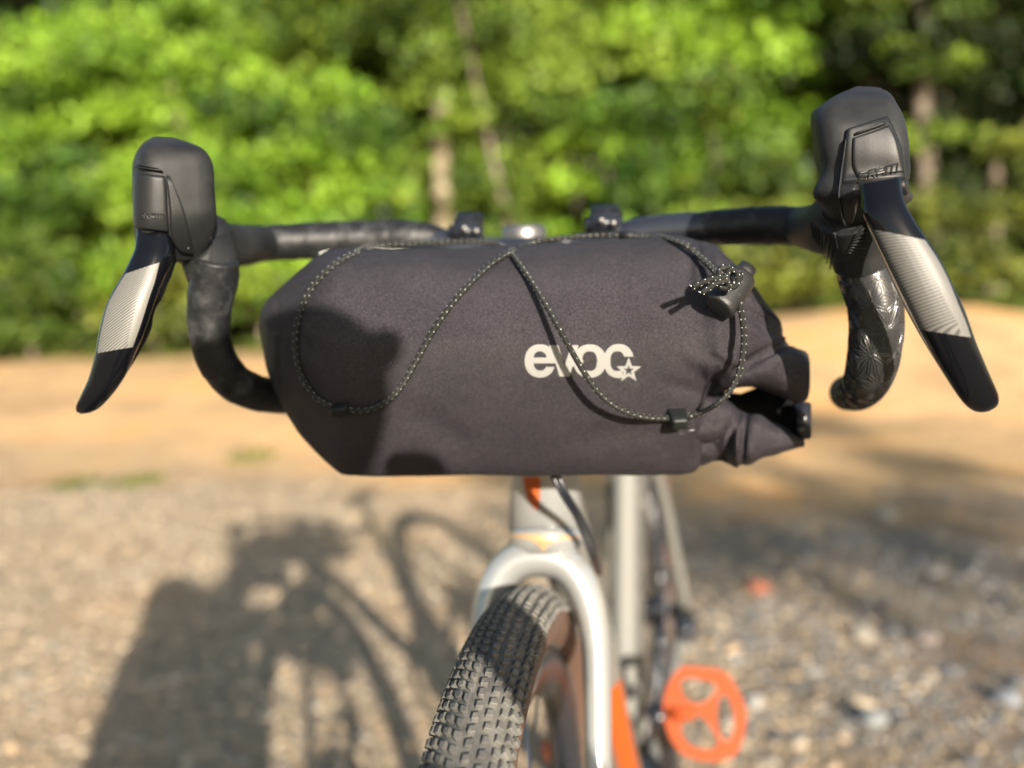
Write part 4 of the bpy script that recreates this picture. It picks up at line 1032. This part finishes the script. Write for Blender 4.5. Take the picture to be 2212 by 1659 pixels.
# black webbing ear the cord lock hangs from
V = []; F = []; Q = interp([(1558, 580, .508), (1572, 574, .514), (1592, 576, .520), (1608, 588, .522), (1618, 605, .518)], 6)
e1 = [U(*q) for q in Q]
for i, p in enumerate(e1):
    k = i / (len(e1) - 1); w_ = .004 * math.sin(math.pi * (.15 + .75 * k)); d = CF * 1.0
    V += [p - CF * .001, p + CF * .010, p + CF * .010 - CU * .0012, p - CF * .001 - CU * (.0012 + w_ * .3)]
n_ = len(e1)
for i in range(n_ - 1):
    for j in range(4): F.append((i * 4 + j, i * 4 + (j + 1) % 4, i * 4 + 4 + (j + 1) % 4, i * 4 + 4 + j))
F += [(0, 1, 2, 3), tuple((n_ - 1) * 4 + j for j in (3, 2, 1, 0))]
mk('webbing_ear', V, F, M['tab'], bag, False)
def knot():
    P = []; 
    for i in range(64):
        a = i / 63 * 2 * math.pi * 2.0 + .4; r_ = .0046 + .0019 * math.cos(1.5 * a); z = .0030 * math.sin(1.5 * a)
        P.append(kp + CR * (r_ * math.cos(a) * 1.05) + CU * (r_ * math.sin(a)) - CF * z)
    cord(P, 'knot', bag, True, .00165, .0042, raw=True)
    P = []
    for i in range(26):
        a = i / 25 * 2 * math.pi * .95 + 1.2; P.append(kp + CR * (.0018 + .0030 * math.cos(a)) - CU * .0008 + CU * (.0050 * math.sin(a)) - CF * (.0032 + .0008 * math.cos(a)))
    cord(P, 'knot', bag, True, .0016, .0042, raw=True)
knot()
for q in ([(1572, 600, None, .486), (1550, 600, None, .484), (1528, 606, None, .483), (1497, 619, None, .483)], [(1572, 606, None, .485), (1552, 610, None, .483), (1535, 620, None, .482), (1516, 632, None, .482)]): cord(q, 'cord_end', bag, True, .0017, .0042)
# a loose thread on the cloth
p0 = []
for u, v in ((1464, 928), (1467, 934), (1474, 935), (1480, 932), (1490, 929), (1502, 927)): p, nn = hit([BT[0]], u, v); p0.append(p + nn * .0006)
tube('loose_thread', [Vector(q) for q in interp([tuple(p) for p in p0], 4)], .00012, M['steel'], bag, 5)
# mount clamps on the bar either side of the stem
for (u, v, d, lab) in ((1007, 491, .668, 'left'), (1303, 474, .642, 'right')):
    cl_ = box('mount_clamp', U(u, v + 14, d), (.026, .030, .016), M['bar'], bag, CROT, .25)
    tp = box('clamp_lever', U(u + 6, v - 16, d + .006), (.022, .026, .005), M['shell'], cl_, CROT @ Matrix.Rotation(R(-28), 4, 'X'), .3)
    box('clamp_post', U(u + 26, v + 2, d - .006), (.004, .006, .018), M['shell'], cl_, CROT, .3)
    for du, dv in ((-4, 2), (22, 8)):
        V, F, _ = rings_mesh(sweep_rings([U(u + du, v + dv, d - .020), U(u + du, v + dv, d - .008)], [.0022, .0024], 12)); mk('clamp_bolt', V, F, M['alloy'], cl_, True)
box('mount_plate', U(1215, 524, .622), (.042, .010, .006), M['bar'], bag, CROT, .3)

# ================================================================ PHOTOGRAPHER (out of the frame, throws the shadow on the ground and the bag)
def skinned(name, nodes, edges, material, parent, sub=2):
    bm = bmesh.new(); vs = [bm.verts.new(n[0]) for n in nodes]
    for a, b_ in edges: bm.edges.new((vs[a], vs[b_]))
    me = bpy.data.meshes.new(name); bm.to_mesh(me); bm.free(); o = bpy.data.objects.new(name, me); COL.objects.link(o)
    md = o.modifiers.new('skin', 'SKIN'); md.use_smooth_shade = True
    for i, n in enumerate(nodes): me.skin_vertices[0].data[i].radius = n[1] if isinstance(n[1], tuple) else (n[1], n[1]); me.skin_vertices[0].data[i].use_root = (i == 0)
    sd = o.modifiers.new('sub', 'SUBSURF'); sd.levels = sub; sd.render_levels = sub
    dg = bpy.context.evaluated_depsgraph_get(); m2 = bpy.data.meshes.new_from_object(o.evaluated_get(dg)); bpy.data.objects.remove(o)
    m2.name = name; m2.materials.clear(); m2.materials.append(material); m2.polygons.foreach_set('use_smooth', [True] * len(m2.polygons))
    o = bpy.data.objects.new(name, m2); COL.objects.link(o)
    if parent: o.parent = parent; o.matrix_parent_inverse = getp(parent).inverted()
    return o
CX, CY, CZ = CAM
ph = box('smartphone', CAM + Vector((.066, -.010, .020)), (.160, .008, .077), M['bar'], bag, Matrix.Rotation(R(7.2), 4, 'Z') @ Matrix.Rotation(R(5), 4, 'X'), .3)
ph.parent = None; ph.matrix_parent_inverse = Matrix(); tag(ph, 'black smartphone held level in both hands by the photographer', 'smartphone')
person = thing('person', 'photographer in navy shirt and grey trousers kneeling with both hands on a phone', 'person', (.17, -1.4, 0))
hipc = Vector((.17, -1.45, .52)); chest = Vector((.185, -1.26, .93)); neck = Vector((.25, -1.14, 1.045)); head = Vector((.285, -1.07, 1.148))
shL, shR = Vector((.03, -1.20, 1.07)), Vector((.30, -1.20, .975))      # viewer-left and viewer-right shoulders
elL, elR = Vector((-.02, -1.02, .80)), Vector((.50, -1.02, .80))
wrL, wrR = CAM + Vector((-.050, -.11, -.01)), CAM + Vector((.185, -.10, .035))
# one continuous body: skin for head, forearms and hands, clothes drawn over it
body_n = [(hipc, (.15, .12)), (Vector((.20, -1.38, .75)), (.17, .12)), (chest, (.155, .11)), (neck, .045), (head + Vector((0, .0, -.05)), .055), (head, .078), (head + Vector((0, -.03, .045)), .07),
          (shL, .06), (elL, .045), (wrL, .024), (shR, .05), (elR, .040), (wrR, .024),
          (Vector((.07, -1.40, .48)), .10), (Vector((.02, -1.10, .12)), .065), (Vector((.03, -1.45, .09)), .05), (Vector((.03, -1.62, .06)), .035),
          (Vector((.27, -1.40, .48)), .10), (Vector((.32, -1.10, .12)), .065), (Vector((.31, -1.45, .09)), .05), (Vector((.31, -1.62, .06)), .035)]
body_e = [(0, 1), (1, 2), (2, 3), (3, 4), (4, 5), (5, 6), (2, 7), (7, 8), (8, 9), (2, 10), (10, 11), (11, 12), (0, 13), (13, 14), (14, 15), (15, 16), (0, 17), (17, 18), (18, 19), (19, 20)]
skinned('body', body_n, body_e, M['skin'], person)
def fatter(n, k): return (n[0], tuple(q * k for q in n[1]) if isinstance(n[1], tuple) else n[1] * k)
idx = [0, 1, 2, 7, 8, 10, 11]; sh_n = [fatter(body_n[i], 1.12) for i in idx]; sh_n[4] = (elL + Vector((0, .04, -.0)), .056); sh_n[6] = (elR + Vector((0, .04, 0)), .056)
skinned('shirt', sh_n, [(0, 1), (1, 2), (2, 3), (3, 4), (2, 5), (5, 6)], M['shirt'], person)
idx = [0, 13, 14, 15, 17, 18, 19]; skinned('trousers', [fatter(body_n[i], 1.14) for i in idx], [(0, 1), (1, 2), (2, 3), (0, 4), (4, 5), (5, 6)], M['trouser'], person)
hh = [(head + Vector((0, -.03, .01)), .082), (head + Vector((0, -.04, .05)), .076)]; skinned('hair', hh, [(0, 1)], M['hair'], person)
for sx in (-1, 1):
    bmx = box('shoe', Vector((.17 + sx * .14, -1.68, hgt(.25, -1.6) + .07)), (.10, .16, .13), M['shirt'], person, None, .35)
    V, F, _ = rings_mesh(sweep_rings([head + Vector((sx * .03, .078, .01)), head + Vector((sx * .03, .088, .01))], [.012, .008], 10)); mk('eye', V, F, M['edge'], person)
V, F, _ = rings_mesh(sweep_rings([head + Vector((0, .07, .02)), head + Vector((0, .10, -.01)), head + Vector((0, .085, -.035))], [.010, .013, .010], 8)); mk('nose', V, F, M['skin'], person)
def hand(wr, palm, fingers, thumb):
    # the palm and wrist run on from the forearm; each finger is a chain rooted inside the palm
    n = [(wr, .024), ((wr + palm) / 2, (.030, .020)), (palm, (.036, .017))]; skinned('hand', n, [(0, 1), (1, 2)], M['skin'], person)
    for f in fingers + [thumb]:
        nn = [(palm + (f[0] - palm) * .3, .010)] + [(q, .0095 - .0008 * i) for i, q in enumerate(f)]
        skinned('finger', nn, [(i, i + 1) for i in range(len(nn) - 1)], M['skin'], person)
def C_(x, y, z): return CAM + Vector((x, y, z))
# viewer-left hand round the near end of the phone
pL = C_(-.045, -.045, .028)
hand(wrL, pL, [[C_(-.040, -.025, .062), C_(-.022, -.012, .074), C_(-.004, -.016, .074)], [C_(-.050, -.015, .045), C_(-.040, -.002, .042), C_(-.026, .001, .040)], [C_(-.050, -.015, .022), C_(-.040, -.002, .016), C_(-.026, .001, .014)], [C_(-.046, -.018, .002), C_(-.038, -.006, -.006), C_(-.024, -.004, -.008)]], [C_(-.030, -.035, .004), C_(-.010, -.024, -.002), C_(.012, -.020, .004)])
# viewer-right hand round the far end, two fingers raised along the top edge
pR = C_(.148, -.050, .048)
hand(wrR, pR, [[C_(.158, -.040, .078), C_(.146, -.034, .088), C_(.114, -.032, .088)], [C_(.160, -.034, .070), C_(.142, -.028, .076), C_(.112, -.028, .074)], [C_(.166, -.018, .050), C_(.160, -.002, .042), C_(.142, .000, .038)], [C_(.162, -.020, .028), C_(.156, -.004, .018), C_(.140, -.002, .014)]], [C_(.138, -.035, .030), C_(.118, -.024, .014), C_(.100, -.022, .012)])
